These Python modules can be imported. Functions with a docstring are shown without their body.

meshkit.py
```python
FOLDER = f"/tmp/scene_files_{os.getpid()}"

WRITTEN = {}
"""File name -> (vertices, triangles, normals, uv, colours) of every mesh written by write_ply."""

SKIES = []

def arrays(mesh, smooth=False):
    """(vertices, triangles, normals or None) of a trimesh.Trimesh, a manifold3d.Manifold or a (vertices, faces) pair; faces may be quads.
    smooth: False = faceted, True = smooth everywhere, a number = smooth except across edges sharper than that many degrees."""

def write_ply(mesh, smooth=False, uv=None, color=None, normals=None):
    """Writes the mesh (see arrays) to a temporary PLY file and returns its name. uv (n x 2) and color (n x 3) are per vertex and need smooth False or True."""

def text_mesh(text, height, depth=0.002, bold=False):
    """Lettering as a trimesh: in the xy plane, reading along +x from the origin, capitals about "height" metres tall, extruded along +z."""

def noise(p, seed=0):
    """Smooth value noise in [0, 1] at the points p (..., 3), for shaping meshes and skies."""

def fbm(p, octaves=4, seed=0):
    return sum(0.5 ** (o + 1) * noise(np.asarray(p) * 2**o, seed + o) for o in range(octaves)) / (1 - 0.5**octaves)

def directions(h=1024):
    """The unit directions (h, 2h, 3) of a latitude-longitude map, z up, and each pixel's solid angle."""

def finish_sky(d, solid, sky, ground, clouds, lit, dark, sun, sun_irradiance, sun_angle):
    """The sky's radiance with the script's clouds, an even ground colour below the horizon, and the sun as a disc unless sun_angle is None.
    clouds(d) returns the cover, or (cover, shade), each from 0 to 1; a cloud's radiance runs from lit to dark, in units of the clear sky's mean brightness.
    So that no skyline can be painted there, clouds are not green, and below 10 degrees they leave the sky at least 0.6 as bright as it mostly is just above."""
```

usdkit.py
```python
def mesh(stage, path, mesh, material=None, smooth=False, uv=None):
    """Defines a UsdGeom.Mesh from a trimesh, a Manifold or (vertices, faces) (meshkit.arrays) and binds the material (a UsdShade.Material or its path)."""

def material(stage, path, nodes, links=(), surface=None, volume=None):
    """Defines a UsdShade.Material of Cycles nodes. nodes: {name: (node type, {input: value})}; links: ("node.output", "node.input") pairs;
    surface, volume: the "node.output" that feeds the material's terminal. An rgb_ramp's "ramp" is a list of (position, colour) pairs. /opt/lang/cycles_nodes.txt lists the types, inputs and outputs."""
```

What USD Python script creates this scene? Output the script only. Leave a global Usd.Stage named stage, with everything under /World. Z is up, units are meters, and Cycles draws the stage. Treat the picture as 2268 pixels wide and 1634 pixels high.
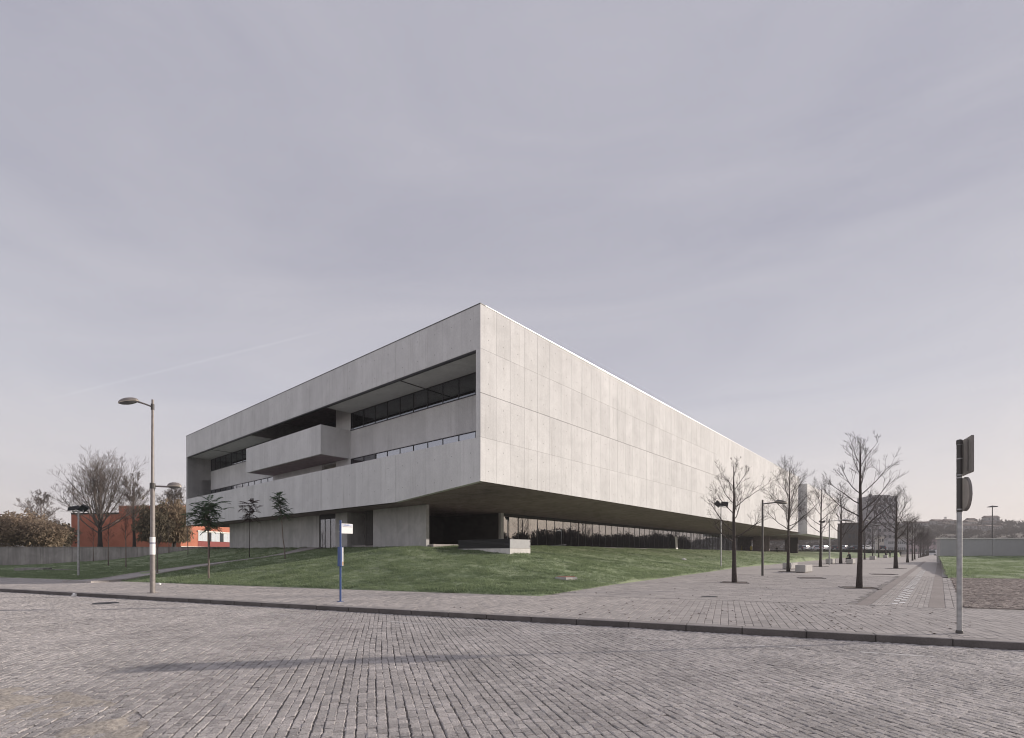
import math, random
import numpy as np, trimesh, manifold3d as m3, usdkit, meshkit
from pxr import Usd, UsdGeom, UsdLux, UsdShade, Gf, Sdf, Vt
from shapely.geometry import Polygon, Point, LineString, box as sbox
from shapely import contains_xy, points as shp_points, distance as shp_distance
from shapely.ops import unary_union
from scipy.spatial import Delaunay
from scipy.interpolate import RBFInterpolator

# ------------------------------------------------------------------ stage, camera, sky, sun
stage = Usd.Stage.CreateInMemory()
UsdGeom.SetStageUpAxis(stage, UsdGeom.Tokens.z)
UsdGeom.SetStageMetersPerUnit(stage, 1.0)
UsdGeom.Xform.Define(stage, '/World')
LOOKS = '/World/Looks'
UsdGeom.Scope.Define(stage, LOOKS)

EYE = 1.6
F, CX, HY, FW, FH = 1114.0, 1120.0, 1229.0, 2268.0, 1634.0     # lens in units of a 2268 px wide picture
cam = UsdGeom.Camera.Define(stage, '/World/camera')
cam.AddTranslateOp().Set(Gf.Vec3d(0, 0, EYE))
cam.AddRotateXOp().Set(90.0)
cam.CreateHorizontalApertureAttr(36.0)
cam.CreateVerticalApertureAttr(36.0 * FH / FW)
cam.CreateFocalLengthAttr(36.0 * F / FW)
cam.CreateHorizontalApertureOffsetAttr(36.0 * (FW / 2 - CX) / FW)
cam.CreateVerticalApertureOffsetAttr(36.0 * (HY - FH / 2) / FW)
cam.CreateClippingRangeAttr(Gf.Vec2f(0.1, 5000))
cam.CreateExposureAttr(0.95)

SUN_AZ, SUN_EL = math.radians(9.5), math.radians(15.0)          # azimuth from +x towards +y
SUN = np.array([math.cos(SUN_EL) * math.cos(SUN_AZ), math.cos(SUN_EL) * math.sin(SUN_AZ), math.sin(SUN_EL)])
sun = UsdLux.DistantLight.Define(stage, '/World/sun')
zax = SUN / np.linalg.norm(SUN); xax = np.cross([0, 0, 1], zax); xax /= np.linalg.norm(xax); yax = np.cross(zax, xax)
sun.AddTransformOp().Set(Gf.Matrix4d(*xax, 0, *yax, 0, *zax, 0, 0, 0, 0, 1))
sun.CreateIntensityAttr(0.60)
sun.CreateAngleAttr(0.55)
sun.CreateColorAttr(Gf.Vec3f(1.0, 0.905, 0.815))
sun.GetPrim().CreateAttribute('inputs:normalize', Sdf.ValueTypeNames.Bool).Set(True)

SKY_STRENGTH = 0.10
dome = UsdLux.DomeLight.Define(stage, '/World/sky')
dome.GetPrim().SetCustomDataByKey('kind', 'structure')
# a faint vapour trail low in the sky at the left
_c1, _c2 = (np.array([(px - CX) / F, 1.0, (HY - py) / F]) for px, py in ((240, 851), (620, 757)))
C_N = np.cross(_c1, _c2); C_N /= np.linalg.norm(C_N); C_M = _c1 / np.linalg.norm(_c1) + _c2 / np.linalg.norm(_c2); C_M /= np.linalg.norm(C_M)
sky_mat = usdkit.material(stage, LOOKS + '/sky_look', {
    'tc': ('texture_coordinate', {}),
    'sky': ('sky_texture', {'sky_type': 'single_scattering', 'sun_disc': False, 'sun_elevation': SUN_EL, 'sun_rotation': math.atan2(SUN[0], SUN[1]), 'aerosol_density': 2.0}),
    'sep': ('separate_xyz', {}),
    'veil': ('rgb_ramp', {'ramp': [(0.0, (4.0, 3.66, 3.58)), (0.10, (3.75, 3.50, 3.56)), (0.26, (3.05, 2.98, 3.26)), (0.52, (2.40, 2.36, 2.70)), (1.0, (2.5, 2.46, 2.82))]}),
    'mp': ('mapping', {'scale': (0.9, 1.5, 4.2), 'rotation': (0.22, 0.26, 0.5)}),
    'n1': ('noise_texture', {'scale': 1.5, 'detail': 6, 'roughness': 0.58, 'distortion': 1.1}),
    'r1': ('rgb_ramp', {'ramp': [(0.26, (0.90, 0.90, 0.93)), (0.5, (1.0, 1.0, 1.0)), (0.74, (1.09, 1.08, 1.06))]}),
    'mul': ('mix_color', {'blend_type': 'multiply', 'fac': 1.0, 'use_clamp': False}),
    'mix': ('mix_color', {'blend_type': 'mix', 'fac': 0.93, 'use_clamp': False}),
    'cd': ('vector_math', {'math_type': 'dot_product', 'vector2': tuple(C_N)}), 'ca': ('math', {'math_type': 'absolute'}), 'cw': ('map_range', {'range_type': 'smoothstep', 'from_min': 0.0, 'from_max': 0.0030, 'to_min': 1.0, 'to_max': 0.0, 'clamp': True}),
    'ce': ('vector_math', {'math_type': 'dot_product', 'vector2': tuple(C_M)}), 'cl': ('map_range', {'range_type': 'smoothstep', 'from_min': 0.975, 'from_max': 0.990, 'to_min': 0.0, 'to_max': 0.20, 'clamp': True}),
    'cm': ('math', {'math_type': 'multiply'}), 'con': ('mix_color', {'blend_type': 'add', 'b': (0.85, 0.85, 0.85), 'use_clamp': False}),
    'bg': ('background_shader', {'strength': SKY_STRENGTH}),
}, [('tc.generated', 'sep.vector'), ('sep.z', 'veil.fac'), ('tc.generated', 'mp.vector'), ('mp.vector', 'n1.vector'), ('n1.fac', 'r1.fac'),
    ('veil.color', 'mul.a'), ('r1.color', 'mul.b'), ('sky.color', 'mix.a'), ('mul.result', 'mix.b'), ('mix.result', 'con.a'), ('tc.generated', 'cd.vector1'), ('cd.value', 'ca.value1'), ('ca.value', 'cw.value'), ('tc.generated', 'ce.vector1'), ('ce.value', 'cl.value'), ('cw.result', 'cm.value1'), ('cl.result', 'cm.value2'), ('cm.value', 'con.fac'), ('con.result', 'bg.color')], surface='bg.background')
UsdShade.MaterialBindingAPI.Apply(dome.GetPrim()).Bind(sky_mat)

# ------------------------------------------------------------------ materials
def ramp(*s): return ('rgb_ramp', {'ramp': list(s)})
def g3(c, k): return tuple(x * k for x in c)

def plain(name, col, rough=0.6, metal=0.0, spec=0.5, var=0.12, scale=6.0, bump=0.0):
    lo, hi = g3(col, 1 - var), g3(col, 1 + var)
    nodes = {'geo': ('geometry', {}), 'n': ('noise_texture', {'scale': scale, 'detail': 5}), 'r': ramp((0.3, lo), (0.7, hi)),
             'p': ('principled_bsdf', {'roughness': rough, 'metallic': metal, 'specular_ior_level': spec})}
    links = [('geo.position', 'n.vector'), ('n.fac', 'r.fac'), ('r.color', 'p.base_color')]
    if bump:
        nodes['b'] = ('bump', {'strength': 0.6, 'distance': bump}); links += [('n.fac', 'b.height'), ('b.normal', 'p.normal')]
    return usdkit.material(stage, f'{LOOKS}/{name}', nodes, links, surface='p.BSDF')

def concrete(name, col, rnd=0.10, streak=0.16, blotch=0.14, dark=(0.55, 0.53, 0.5)):
    nodes = {
        'geo': ('geometry', {}), 'oi': ('object_info', {}),
        'm1': ('mapping', {'scale': (1.6, 1.6, 0.10)}), 'n1': ('noise_texture', {'scale': 1.0, 'detail': 6, 'roughness': 0.6}),
        'n2': ('noise_texture', {'scale': 0.55, 'detail': 7, 'roughness': 0.62, 'distortion': 0.8}), 'n3': ('noise_texture', {'scale': 9.0, 'detail': 6, 'roughness': 0.7}),
        'm4': ('mapping', {'scale': (4.5, 4.5, 0.22)}), 'n4': ('noise_texture', {'scale': 1.0, 'detail': 3}),
        'r1': ramp((0.32, (1 - streak,) * 3), (0.6, (1 + streak * .4,) * 3)), 'r2': ramp((0.3, (1 - blotch,) * 3), (0.7, (1 + blotch * .7,) * 3)),
        'r3': ramp((0.25, (0.90,) * 3), (0.75, (1.08,) * 3)), 'r4': ramp((0.57, (1, 1, 1)), (0.76, dark)),
        'r5': ramp((0, (1 - rnd,) * 3), (1, (1 + rnd * .6,) * 3)),
        'a': ('mix_color', {'blend_type': 'multiply', 'fac': 1, 'a': col}), 'b': ('mix_color', {'blend_type': 'multiply', 'fac': 1}),
        'c': ('mix_color', {'blend_type': 'multiply', 'fac': 1}), 'd': ('mix_color', {'blend_type': 'multiply', 'fac': 0.30}), 'e': ('mix_color', {'blend_type': 'multiply', 'fac': 1}),
        'bp': ('bump', {'strength': 0.35, 'distance': 0.01}), 'p': ('principled_bsdf', {'roughness': 0.82, 'specular_ior_level': 0.25})}
    links = [('geo.position', 'm1.vector'), ('m1.vector', 'n1.vector'), ('geo.position', 'n2.vector'), ('geo.position', 'n3.vector'), ('geo.position', 'm4.vector'), ('m4.vector', 'n4.vector'),
             ('n1.fac', 'r1.fac'), ('n2.fac', 'r2.fac'), ('n3.fac', 'r3.fac'), ('n4.fac', 'r4.fac'), ('oi.random', 'r5.fac'),
             ('r1.color', 'a.b'), ('a.result', 'b.a'), ('r2.color', 'b.b'), ('b.result', 'c.a'), ('r3.color', 'c.b'), ('c.result', 'd.a'), ('r4.color', 'd.b'),
             ('d.result', 'e.a'), ('r5.color', 'e.b'), ('e.result', 'p.base_color'), ('n3.fac', 'bp.height'), ('bp.normal', 'p.normal')]
    return usdkit.material(stage, f'{LOOKS}/{name}', nodes, links, surface='p.BSDF')

def stone(name, col, tone=0.22, rough=0.75, bump=0.012, big=0.10, grain=0.25):
    """Cut stone: the vertex value "tone" sets each piece's own shade."""
    nodes = {'geo': ('geometry', {}), 'at': ('attribute', {'attribute': 'tone'}),
             'n': ('noise_texture', {'scale': 55.0, 'detail': 6, 'roughness': 0.7}), 'n2': ('noise_texture', {'scale': 0.7, 'detail': 4}),
             'rt': ramp((0, (1 - tone, 1 - tone, 1 - tone)), (1, (1 + tone, 1 + tone * .96, 1 + tone * .93))), 'r1': ramp((0.3, (1 - grain,) * 3), (0.7, (1 + grain * .85,) * 3)),
             'r2': ramp((0.3, (1 - big,) * 3), (0.7, (1 + big,) * 3)),
             'a': ('mix_color', {'blend_type': 'multiply', 'fac': 1, 'a': col}), 'b': ('mix_color', {'blend_type': 'multiply', 'fac': 1}), 'c': ('mix_color', {'blend_type': 'multiply', 'fac': 1}),
             'bp': ('bump', {'strength': 0.8, 'distance': bump}), 'p': ('principled_bsdf', {'roughness': rough, 'specular_ior_level': 0.3})}
    links = [('geo.position', 'n.vector'), ('geo.position', 'n2.vector'), ('at.fac', 'rt.fac'), ('n.fac', 'r1.fac'), ('n2.fac', 'r2.fac'), ('rt.color', 'a.b'), ('a.result', 'b.a'), ('r1.color', 'b.b'),
             ('b.result', 'c.a'), ('r2.color', 'c.b'), ('c.result', 'p.base_color'), ('n.fac', 'bp.height'), ('bp.normal', 'p.normal')]
    return usdkit.material(stage, f'{LOOKS}/{name}', nodes, links, surface='p.BSDF')

def leaf(name, c1, c2, trans=0.3):
    nodes = {'geo': ('geometry', {}), 'oi': ('object_info', {}), 'r': ramp((0, c1), (1, c2)), 'n': ('noise_texture', {'scale': 0.9, 'detail': 3}),
             'mx': ('mix_float', {'fac': 0.5}), 'd': ('diffuse_bsdf', {}), 't': ('translucent_bsdf', {}), 'm': ('mix_closure', {'fac': trans})}
    return usdkit.material(stage, f'{LOOKS}/{name}', nodes, [('geo.random_per_island', 'mx.a'), ('geo.position', 'n.vector'), ('n.fac', 'mx.b'), ('mx.result', 'r.fac'),
        ('r.color', 'd.color'), ('r.color', 't.color'), ('d.BSDF', 'm.closure1'), ('t.BSDF', 'm.closure2')], surface='m.closure')

def pane_look(name, ior, tint=(0.55, 0.58, 0.60), gl=(0.92, 0.94, 1.0)):
    return usdkit.material(stage, f'{LOOKS}/{name}', {'f': ('fresnel', {'IOR': ior}), 't': ('transparent_bsdf', {'color': tint}), 'g': ('glossy_bsdf', {'color': gl, 'roughness': 0.0}), 'm': ('mix_closure', {})},
        [('f.fac', 'm.fac'), ('t.BSDF', 'm.closure1'), ('g.BSDF', 'm.closure2')], surface='m.closure')

M = {}
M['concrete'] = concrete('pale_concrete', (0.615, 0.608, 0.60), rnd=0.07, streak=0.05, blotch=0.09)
M['concrete_core'] = concrete('joint_concrete', (0.30, 0.285, 0.265), rnd=0)
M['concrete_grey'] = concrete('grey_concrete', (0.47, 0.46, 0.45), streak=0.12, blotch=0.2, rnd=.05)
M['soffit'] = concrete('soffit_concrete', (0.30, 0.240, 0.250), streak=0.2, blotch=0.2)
M['wall_old'] = concrete('weathered_concrete', (0.30, 0.28, 0.265), streak=0.3, blotch=0.25)
M['vent_base'] = concrete('vent_base_concrete', (0.62, 0.60, 0.57), rnd=0, streak=.1)
M['vent_panel'] = plain('vent_panel_grey', (0.30, 0.30, 0.30), .55, .0, var=.08, scale=3)
M['tie'] = plain('tie_hole_grey', (0.13, 0.125, 0.12), 0.9)
M['dark_metal'] = plain('dark_metal', (0.045, 0.045, 0.048), 0.45, 0.3)
M['black_iron'] = plain('black_iron', (0.02, 0.02, 0.021), 0.6)
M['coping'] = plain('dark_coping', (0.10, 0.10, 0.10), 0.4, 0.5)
M['coping_sunlit'] = plain('sunlit_coping', (0.78, 0.77, 0.74), 0.3, 0.3)  # same coping along the sunlit side, its highlight put into the colour
M['glass'] = pane_look('facade_glass', 3.2)
M['glass_low'] = pane_look('mirror_glass', 5.5)
M['glass_dark'] = pane_look('upper_glass', 3.0, (0.35, 0.37, 0.39))
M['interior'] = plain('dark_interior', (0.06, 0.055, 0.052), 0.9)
M['white'] = plain('white_board', (0.80, 0.79, 0.77), 0.5, var=0.03)
M['galv'] = plain('galvanised_steel', (0.36, 0.36, 0.36), 0.45, 0.6, var=0.18, scale=9)
M['lamp_paint'] = plain('brownish_grey_paint', (0.24, 0.215, 0.20), 0.5, 0.2, var=0.15)
M['lamp_dark'] = plain('dark_lamp_paint', (0.07, 0.065, 0.06), 0.5, 0.2)
M['lens'] = plain('lamp_lens', (0.10, 0.10, 0.10), 0.2)
M['lamp_rim'] = plain('lamp_rim', (0.5, 0.44, 0.36), 0.35, 0.3)
M['blue'] = plain('blue_paint', (0.034, 0.075, 0.22), 0.4, var=0.08)
M['blue_print'] = plain('blue_print', (0.16, 0.24, 0.48), 0.6)
M['grey_print'] = plain('grey_print', (0.38, 0.38, 0.44), 0.6)
M['orange_print'] = plain('orange_print', (0.75, 0.45, 0.2), 0.6)
M['sign_back'] = plain('sign_back_grey', (0.20, 0.185, 0.17), 0.55, 0.2)
M['sign_disc'] = plain('sign_disc_grey', (0.36, 0.33, 0.295), 0.5, 0.1)
M['cobble'] = stone('granite_setts', (0.415, 0.388, 0.374), tone=0.19, bump=0.020, grain=0.42, big=.16)
M['sett_rough'] = stone('brown_granite_setts', (0.32, 0.272, 0.24), tone=0.28, bump=0.02, grain=.45)
M['paver'] = stone('granite_pavers', (0.385, 0.355, 0.337), tone=0.13, bump=0.005)
M['paver_red'] = stone('smooth_strip', (0.30, 0.265, 0.247), tone=0.08, bump=0.003)
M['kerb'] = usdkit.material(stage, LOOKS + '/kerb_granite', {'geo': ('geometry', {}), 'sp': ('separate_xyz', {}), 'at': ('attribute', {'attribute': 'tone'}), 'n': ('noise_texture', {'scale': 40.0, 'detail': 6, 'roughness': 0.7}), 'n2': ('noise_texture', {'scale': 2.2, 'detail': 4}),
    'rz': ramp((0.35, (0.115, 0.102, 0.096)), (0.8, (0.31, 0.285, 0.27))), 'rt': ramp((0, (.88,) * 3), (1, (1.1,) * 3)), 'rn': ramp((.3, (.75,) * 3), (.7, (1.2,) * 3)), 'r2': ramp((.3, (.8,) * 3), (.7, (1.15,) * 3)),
    'a': ('mix_color', {'blend_type': 'multiply', 'fac': 1}), 'b': ('mix_color', {'blend_type': 'multiply', 'fac': 1}), 'c': ('mix_color', {'blend_type': 'multiply', 'fac': 1}), 'p': ('principled_bsdf', {'roughness': 0.8, 'specular_ior_level': 0.3})},   # pale on top, darker on upright faces: their shade is deepened in the colour
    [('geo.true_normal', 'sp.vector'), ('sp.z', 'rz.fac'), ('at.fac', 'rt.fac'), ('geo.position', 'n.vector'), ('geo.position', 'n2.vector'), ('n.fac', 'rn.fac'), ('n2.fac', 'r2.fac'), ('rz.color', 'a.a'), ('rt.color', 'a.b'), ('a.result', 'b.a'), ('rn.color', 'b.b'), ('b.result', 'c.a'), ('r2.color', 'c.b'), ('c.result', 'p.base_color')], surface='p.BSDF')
M['joint'] = plain('joint_sand', (0.20, 0.182, 0.168), 0.95, var=0.3, scale=14, bump=0.01)
M['plaza_far'] = plain('far_paving', (0.37, 0.34, 0.322), 0.85, var=0.10, scale=3)
M['asphalt'] = plain('asphalt', (0.055, 0.055, 0.056), 0.9)
M['sand'] = plain('sandy_grit', (0.37, 0.33, 0.285), 0.95, var=0.3, scale=22, bump=0.02)
M['paint'] = plain('worn_white_paint', (0.50, 0.48, 0.47), 0.8, var=0.15, scale=18)
M['soil'] = plain('soil', (0.12, 0.10, 0.075), 0.95, var=0.3)
M['litter'] = plain('litter_paper', (0.8, 0.78, 0.75), 0.8)
M['terracotta'] = plain('terracotta', (0.33, 0.17, 0.12), 0.9)
M['dead_leaf'] = plain('dead_leaves', (0.09, 0.065, 0.05), 0.9, var=0.4, scale=20)
M['bark'] = plain('dark_bark', (0.050, 0.040, 0.036), 0.95, var=0.35, scale=14, bump=0.02)
M['twig'] = plain('twigs', (0.055, 0.043, 0.039), 0.95, var=0.2)
M['bark_pale'] = plain('pale_bark', (0.30, 0.255, 0.215), 0.95, var=0.2, scale=12)
M['twig_tan'] = plain('tan_twigs', (0.145, 0.12, 0.107), 0.95, var=0.2)
M['bark_sapling'] = plain('sapling_bark', (0.17, 0.14, 0.12), 0.95, var=0.2)
M['red_brick'] = usdkit.material(stage, LOOKS + '/red_brick', {
    'geo': ('geometry', {}), 'mp': ('mapping', {'rotation': (math.pi / 2, 0, 0)}), 'n': ('noise_texture', {'scale': 0.5, 'detail': 5}), 'n2': ('noise_texture', {'scale': 12, 'detail': 4}),
    'r': ramp((0.3, (0.41, 0.150, 0.098)), (0.7, (0.51, 0.20, 0.135))), 'r2': ramp((0.3, (0.86,) * 3), (0.7, (1.1,) * 3)), 'm': ('mix_color', {'blend_type': 'multiply', 'fac': 1}), 'p': ('principled_bsdf', {'roughness': 0.85, 'specular_ior_level': 0.2})},
    [('geo.position', 'n.vector'), ('geo.position', 'n2.vector'), ('n.fac', 'r.fac'), ('n2.fac', 'r2.fac'), ('r.color', 'm.a'), ('r2.color', 'm.b'), ('m.result', 'p.base_color')], surface='p.BSDF')
M['red_dark'] = plain('dark_red_panel', (0.22, 0.05, 0.045), 0.6)
M['frame_white'] = plain('white_frames', (0.7, 0.68, 0.63), 0.5)
M['blind'] = plain('pale_blinds', (0.50, 0.53, 0.56), 0.7)
M['beige'] = plain('beige_render', (0.45, 0.41, 0.36), 0.85)
M['grey_render'] = plain('grey_render', (0.38, 0.375, 0.375), 0.85, var=0.06)
M['tower_grey'] = plain('tower_grey', (0.25, 0.235, 0.24), 0.8, var=0.08)
M['dark_brown'] = plain('dark_brown_wall', (0.055, 0.045, 0.04), 0.85)
M['roof_tile'] = plain('brown_tiles', (0.12, 0.085, 0.07), 0.85)
M['house_wall'] = plain('house_wall', (0.26, 0.245, 0.235), .85)
M['window_dark'] = plain('dark_window', (0.035, 0.04, 0.045), 0.2)
M['wood_hill'] = plain('wooded_hill', (0.062, 0.052, 0.042), 0.95, var=0.45, scale=0.05, bump=1.5)
M['lawn'] = usdkit.material(stage, LOOKS + '/lawn_look', {
    'geo': ('geometry', {}), 'n': ('noise_texture', {'scale': 0.45, 'detail': 6, 'roughness': 0.65}), 'n2': ('noise_texture', {'scale': 9.0, 'detail': 6, 'roughness': 0.7}),
    'r': ramp((0.3, (0.19, 0.235, 0.14)), (0.5, (0.255, 0.30, 0.182)), (0.7, (0.33, 0.36, 0.235))), 'r2': ramp((0.3, (0.65,) * 3), (0.7, (1.35,) * 3)),
    'm': ('mix_color', {'blend_type': 'multiply', 'fac': 1}), 'b': ('bump', {'strength': 0.8, 'distance': 0.04}), 'p': ('principled_bsdf', {'roughness': 0.9, 'specular_ior_level': 0.15})},
    [('geo.position', 'n.vector'), ('geo.position', 'n2.vector'), ('n.fac', 'r.fac'), ('n2.fac', 'r2.fac'), ('r.color', 'm.a'), ('r2.color', 'm.b'), ('m.result', 'p.base_color'), ('n2.fac', 'b.height'), ('b.normal', 'p.normal')], surface='p.BSDF')
M['blade'] = leaf('grass_blades', (0.18, 0.235, 0.135), (0.40, 0.45, 0.275), 0.5)
M['sumac'] = leaf('green_leaflets', (0.08, 0.122, 0.078), (0.17, 0.215, 0.14), 0.45)
M['sumac_brown'] = leaf('brown_leaflets', (0.065, 0.045, 0.045), (0.13, 0.10, 0.09), 0.35)
M['dome_green'] = leaf('dark_green_sprays', (0.13, 0.118, 0.088), (0.34, 0.275, 0.20), 0.45)
M['dome_tan'] = leaf('tan_sprays', (0.20, 0.155, 0.11), (0.46, 0.36, 0.255), 0.4)
M['autumn'] = leaf('autumn_leaves', (0.24, 0.185, 0.135), (0.52, 0.425, 0.32), 0.45)
M['wood_leaf'] = leaf('brown_wood_leaves', (0.06, 0.05, 0.044), (0.135, 0.11, 0.095), 0.2)
M['hedge'] = leaf('hedge_leaves', (0.02, 0.028, 0.018), (0.045, 0.058, 0.032), 0.2)
M['cloth_black'] = plain('black_cloth', (0.018, 0.017, 0.018), 0.9)
M['cloth_navy'] = plain('navy_cloth', (0.025, 0.028, 0.045), 0.9)
M['skin'] = plain('skin', (0.45, 0.28, 0.21), 0.6)
M['hair'] = plain('dark_hair', (0.02, 0.015, 0.012), 0.7)
M['yellow'] = plain('yellow_plastic', (0.50, 0.40, 0.10), 0.5)
M['car_white'] = plain('white_car_paint', (0.72, 0.72, 0.72), 0.25, var=0.02)
M['car_silver'] = plain('silver_car_paint', (0.40, 0.41, 0.43), 0.3, 0.5, var=0.02)
M['car_dark'] = plain('dark_car_paint', (0.03, 0.033, 0.04), 0.25, var=0.02)
M['car_glass'] = plain('car_glass', (0.02, 0.023, 0.027), 0.08)
M['rubber'] = plain('rubber', (0.015, 0.015, 0.015), 0.85)
M['lamp_red'] = plain('tail_lamp', (0.35, 0.02, 0.02), 0.3)
M['lamp_glow'] = usdkit.material(stage, LOOKS + '/ceiling_lamp_glow', {'e': ('emission', {'color': (1.0, 0.80, 0.55), 'strength': 1.6})}, surface='e.emission')

# ------------------------------------------------------------------ helpers
used = {}
def numbered(parent, name):
    k = (parent, name); n = used.get(k, 0); used[k] = n + 1
    return name if n == 0 else f'{name}_{n:03d}'
def where(parent): return '/World' if parent is None else (parent if isinstance(parent, str) else str(parent.GetPath()))
def tag(p, label=None, cat=None, group=None, kind=None):
    for k, v in (('label', label), ('category', cat), ('group', group), ('kind', kind)):
        if v: p.SetCustomDataByKey(k, v)
    return p
def obj(name, mesh, mat, parent=None, smooth=False, tone=None, label=None, kind=None):
    w = where(parent)
    m = usdkit.mesh(stage, w + '/' + numbered(w, name), mesh, M[mat] if isinstance(mat, str) else mat, smooth=smooth)
    if tone is not None:
        UsdGeom.PrimvarsAPI(m).CreatePrimvar('tone', Sdf.ValueTypeNames.FloatArray, 'vertex').Set(Vt.FloatArray.FromNumpy(np.asarray(tone, np.float32)))
    return tag(m.GetPrim(), label, None, None, kind)
def thing(name, label, cat, loc=(0, 0, 0), rz=0, group=None, kind=None, scale=None):
    x = UsdGeom.Xform.Define(stage, '/World/' + numbered('/World', name))
    x.AddTranslateOp().Set(Gf.Vec3d(*map(float, loc)))
    if rz: x.AddRotateZOp().Set(float(rz))
    if scale: x.AddScaleOp().Set(Gf.Vec3f(*([scale] * 3 if np.isscalar(scale) else scale)))
    return tag(x.GetPrim(), label, cat, group, kind)
def dup(root, name, label, cat, loc, rz=0, group=None, scale=None):
    o = thing(name, label, cat, loc, rz, group, scale=scale)
    o.GetReferences().AddInternalReference(root.GetPath()); o.SetInstanceable(True)
    return o

def K(px): return (px - CX) / F
def W(px, py, Y): return np.array([K(px) * Y, Y, EYE + (HY - py) / F * Y])

class MB:
    def __init__(s): s.v, s.f, s.n, s.t = [], [], 0, []
    def add(s, v, f, tone=None):
        v = np.asarray(v, float); f = np.asarray(f, int)
        if f.shape[1] == 4: f = np.vstack([f[:, [0, 1, 2]], f[:, [0, 2, 3]]])
        s.v.append(v); s.f.append(f + s.n); s.n += len(v)
        s.t.append(np.full(len(v), 0.5 if tone is None else tone)); return s
    def tm(s, m): return s.add(m.vertices, m.faces)
    def box(s, x0, x1, y0, y1, z0, z1):
        v = [(x, y, z) for x in (x0, x1) for y in (y0, y1) for z in (z0, z1)]
        return s.add(v, [(0, 1, 3, 2), (4, 6, 7, 5), (0, 4, 5, 1), (2, 3, 7, 6), (0, 2, 6, 4), (1, 5, 7, 3)])
    def tube(s, pts, rad, k=8, cap=True):
        v, f = tube(pts, rad, k, cap); return s.add(v, f)
    def mesh(s): return (np.vstack(s.v), np.vstack(s.f))
    def tone(s): return np.concatenate(s.t)

def tube(pts, rad, k=8, cap=True):
    p = np.asarray(pts, float); n = len(p); rad = np.broadcast_to(rad, n)
    d = np.gradient(p, axis=0); d /= np.maximum(np.linalg.norm(d, axis=1, keepdims=True), 1e-9)
    ref = np.array([0, 0, 1.0]) if abs(d[0][2]) < 0.9 else np.array([1.0, 0, 0])
    a = np.cross(d, ref); a /= np.maximum(np.linalg.norm(a, axis=1, keepdims=True), 1e-9); b = np.cross(d, a)
    th = np.arange(k) / k * 2 * np.pi
    v = p[:, None] + rad[:, None, None] * (np.cos(th)[None, :, None] * a[:, None] + np.sin(th)[None, :, None] * b[:, None])
    v = v.reshape(-1, 3)
    i = np.arange(n - 1)[:, None] * k; j = np.arange(k)[None]; j2 = (j + 1) % k
    q = np.stack([i + j, i + j2, i + k + j2, i + k + j], -1).reshape(-1, 4)
    f = np.vstack([q[:, [0, 2, 1]], q[:, [0, 3, 2]]])
    if cap:
        e = (n - 1) * k
        f = np.vstack([f, [(0, t, t + 1) for t in range(1, k - 1)], [(e, e + t + 1, e + t) for t in range(1, k - 1)]])
    return v, f

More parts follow.
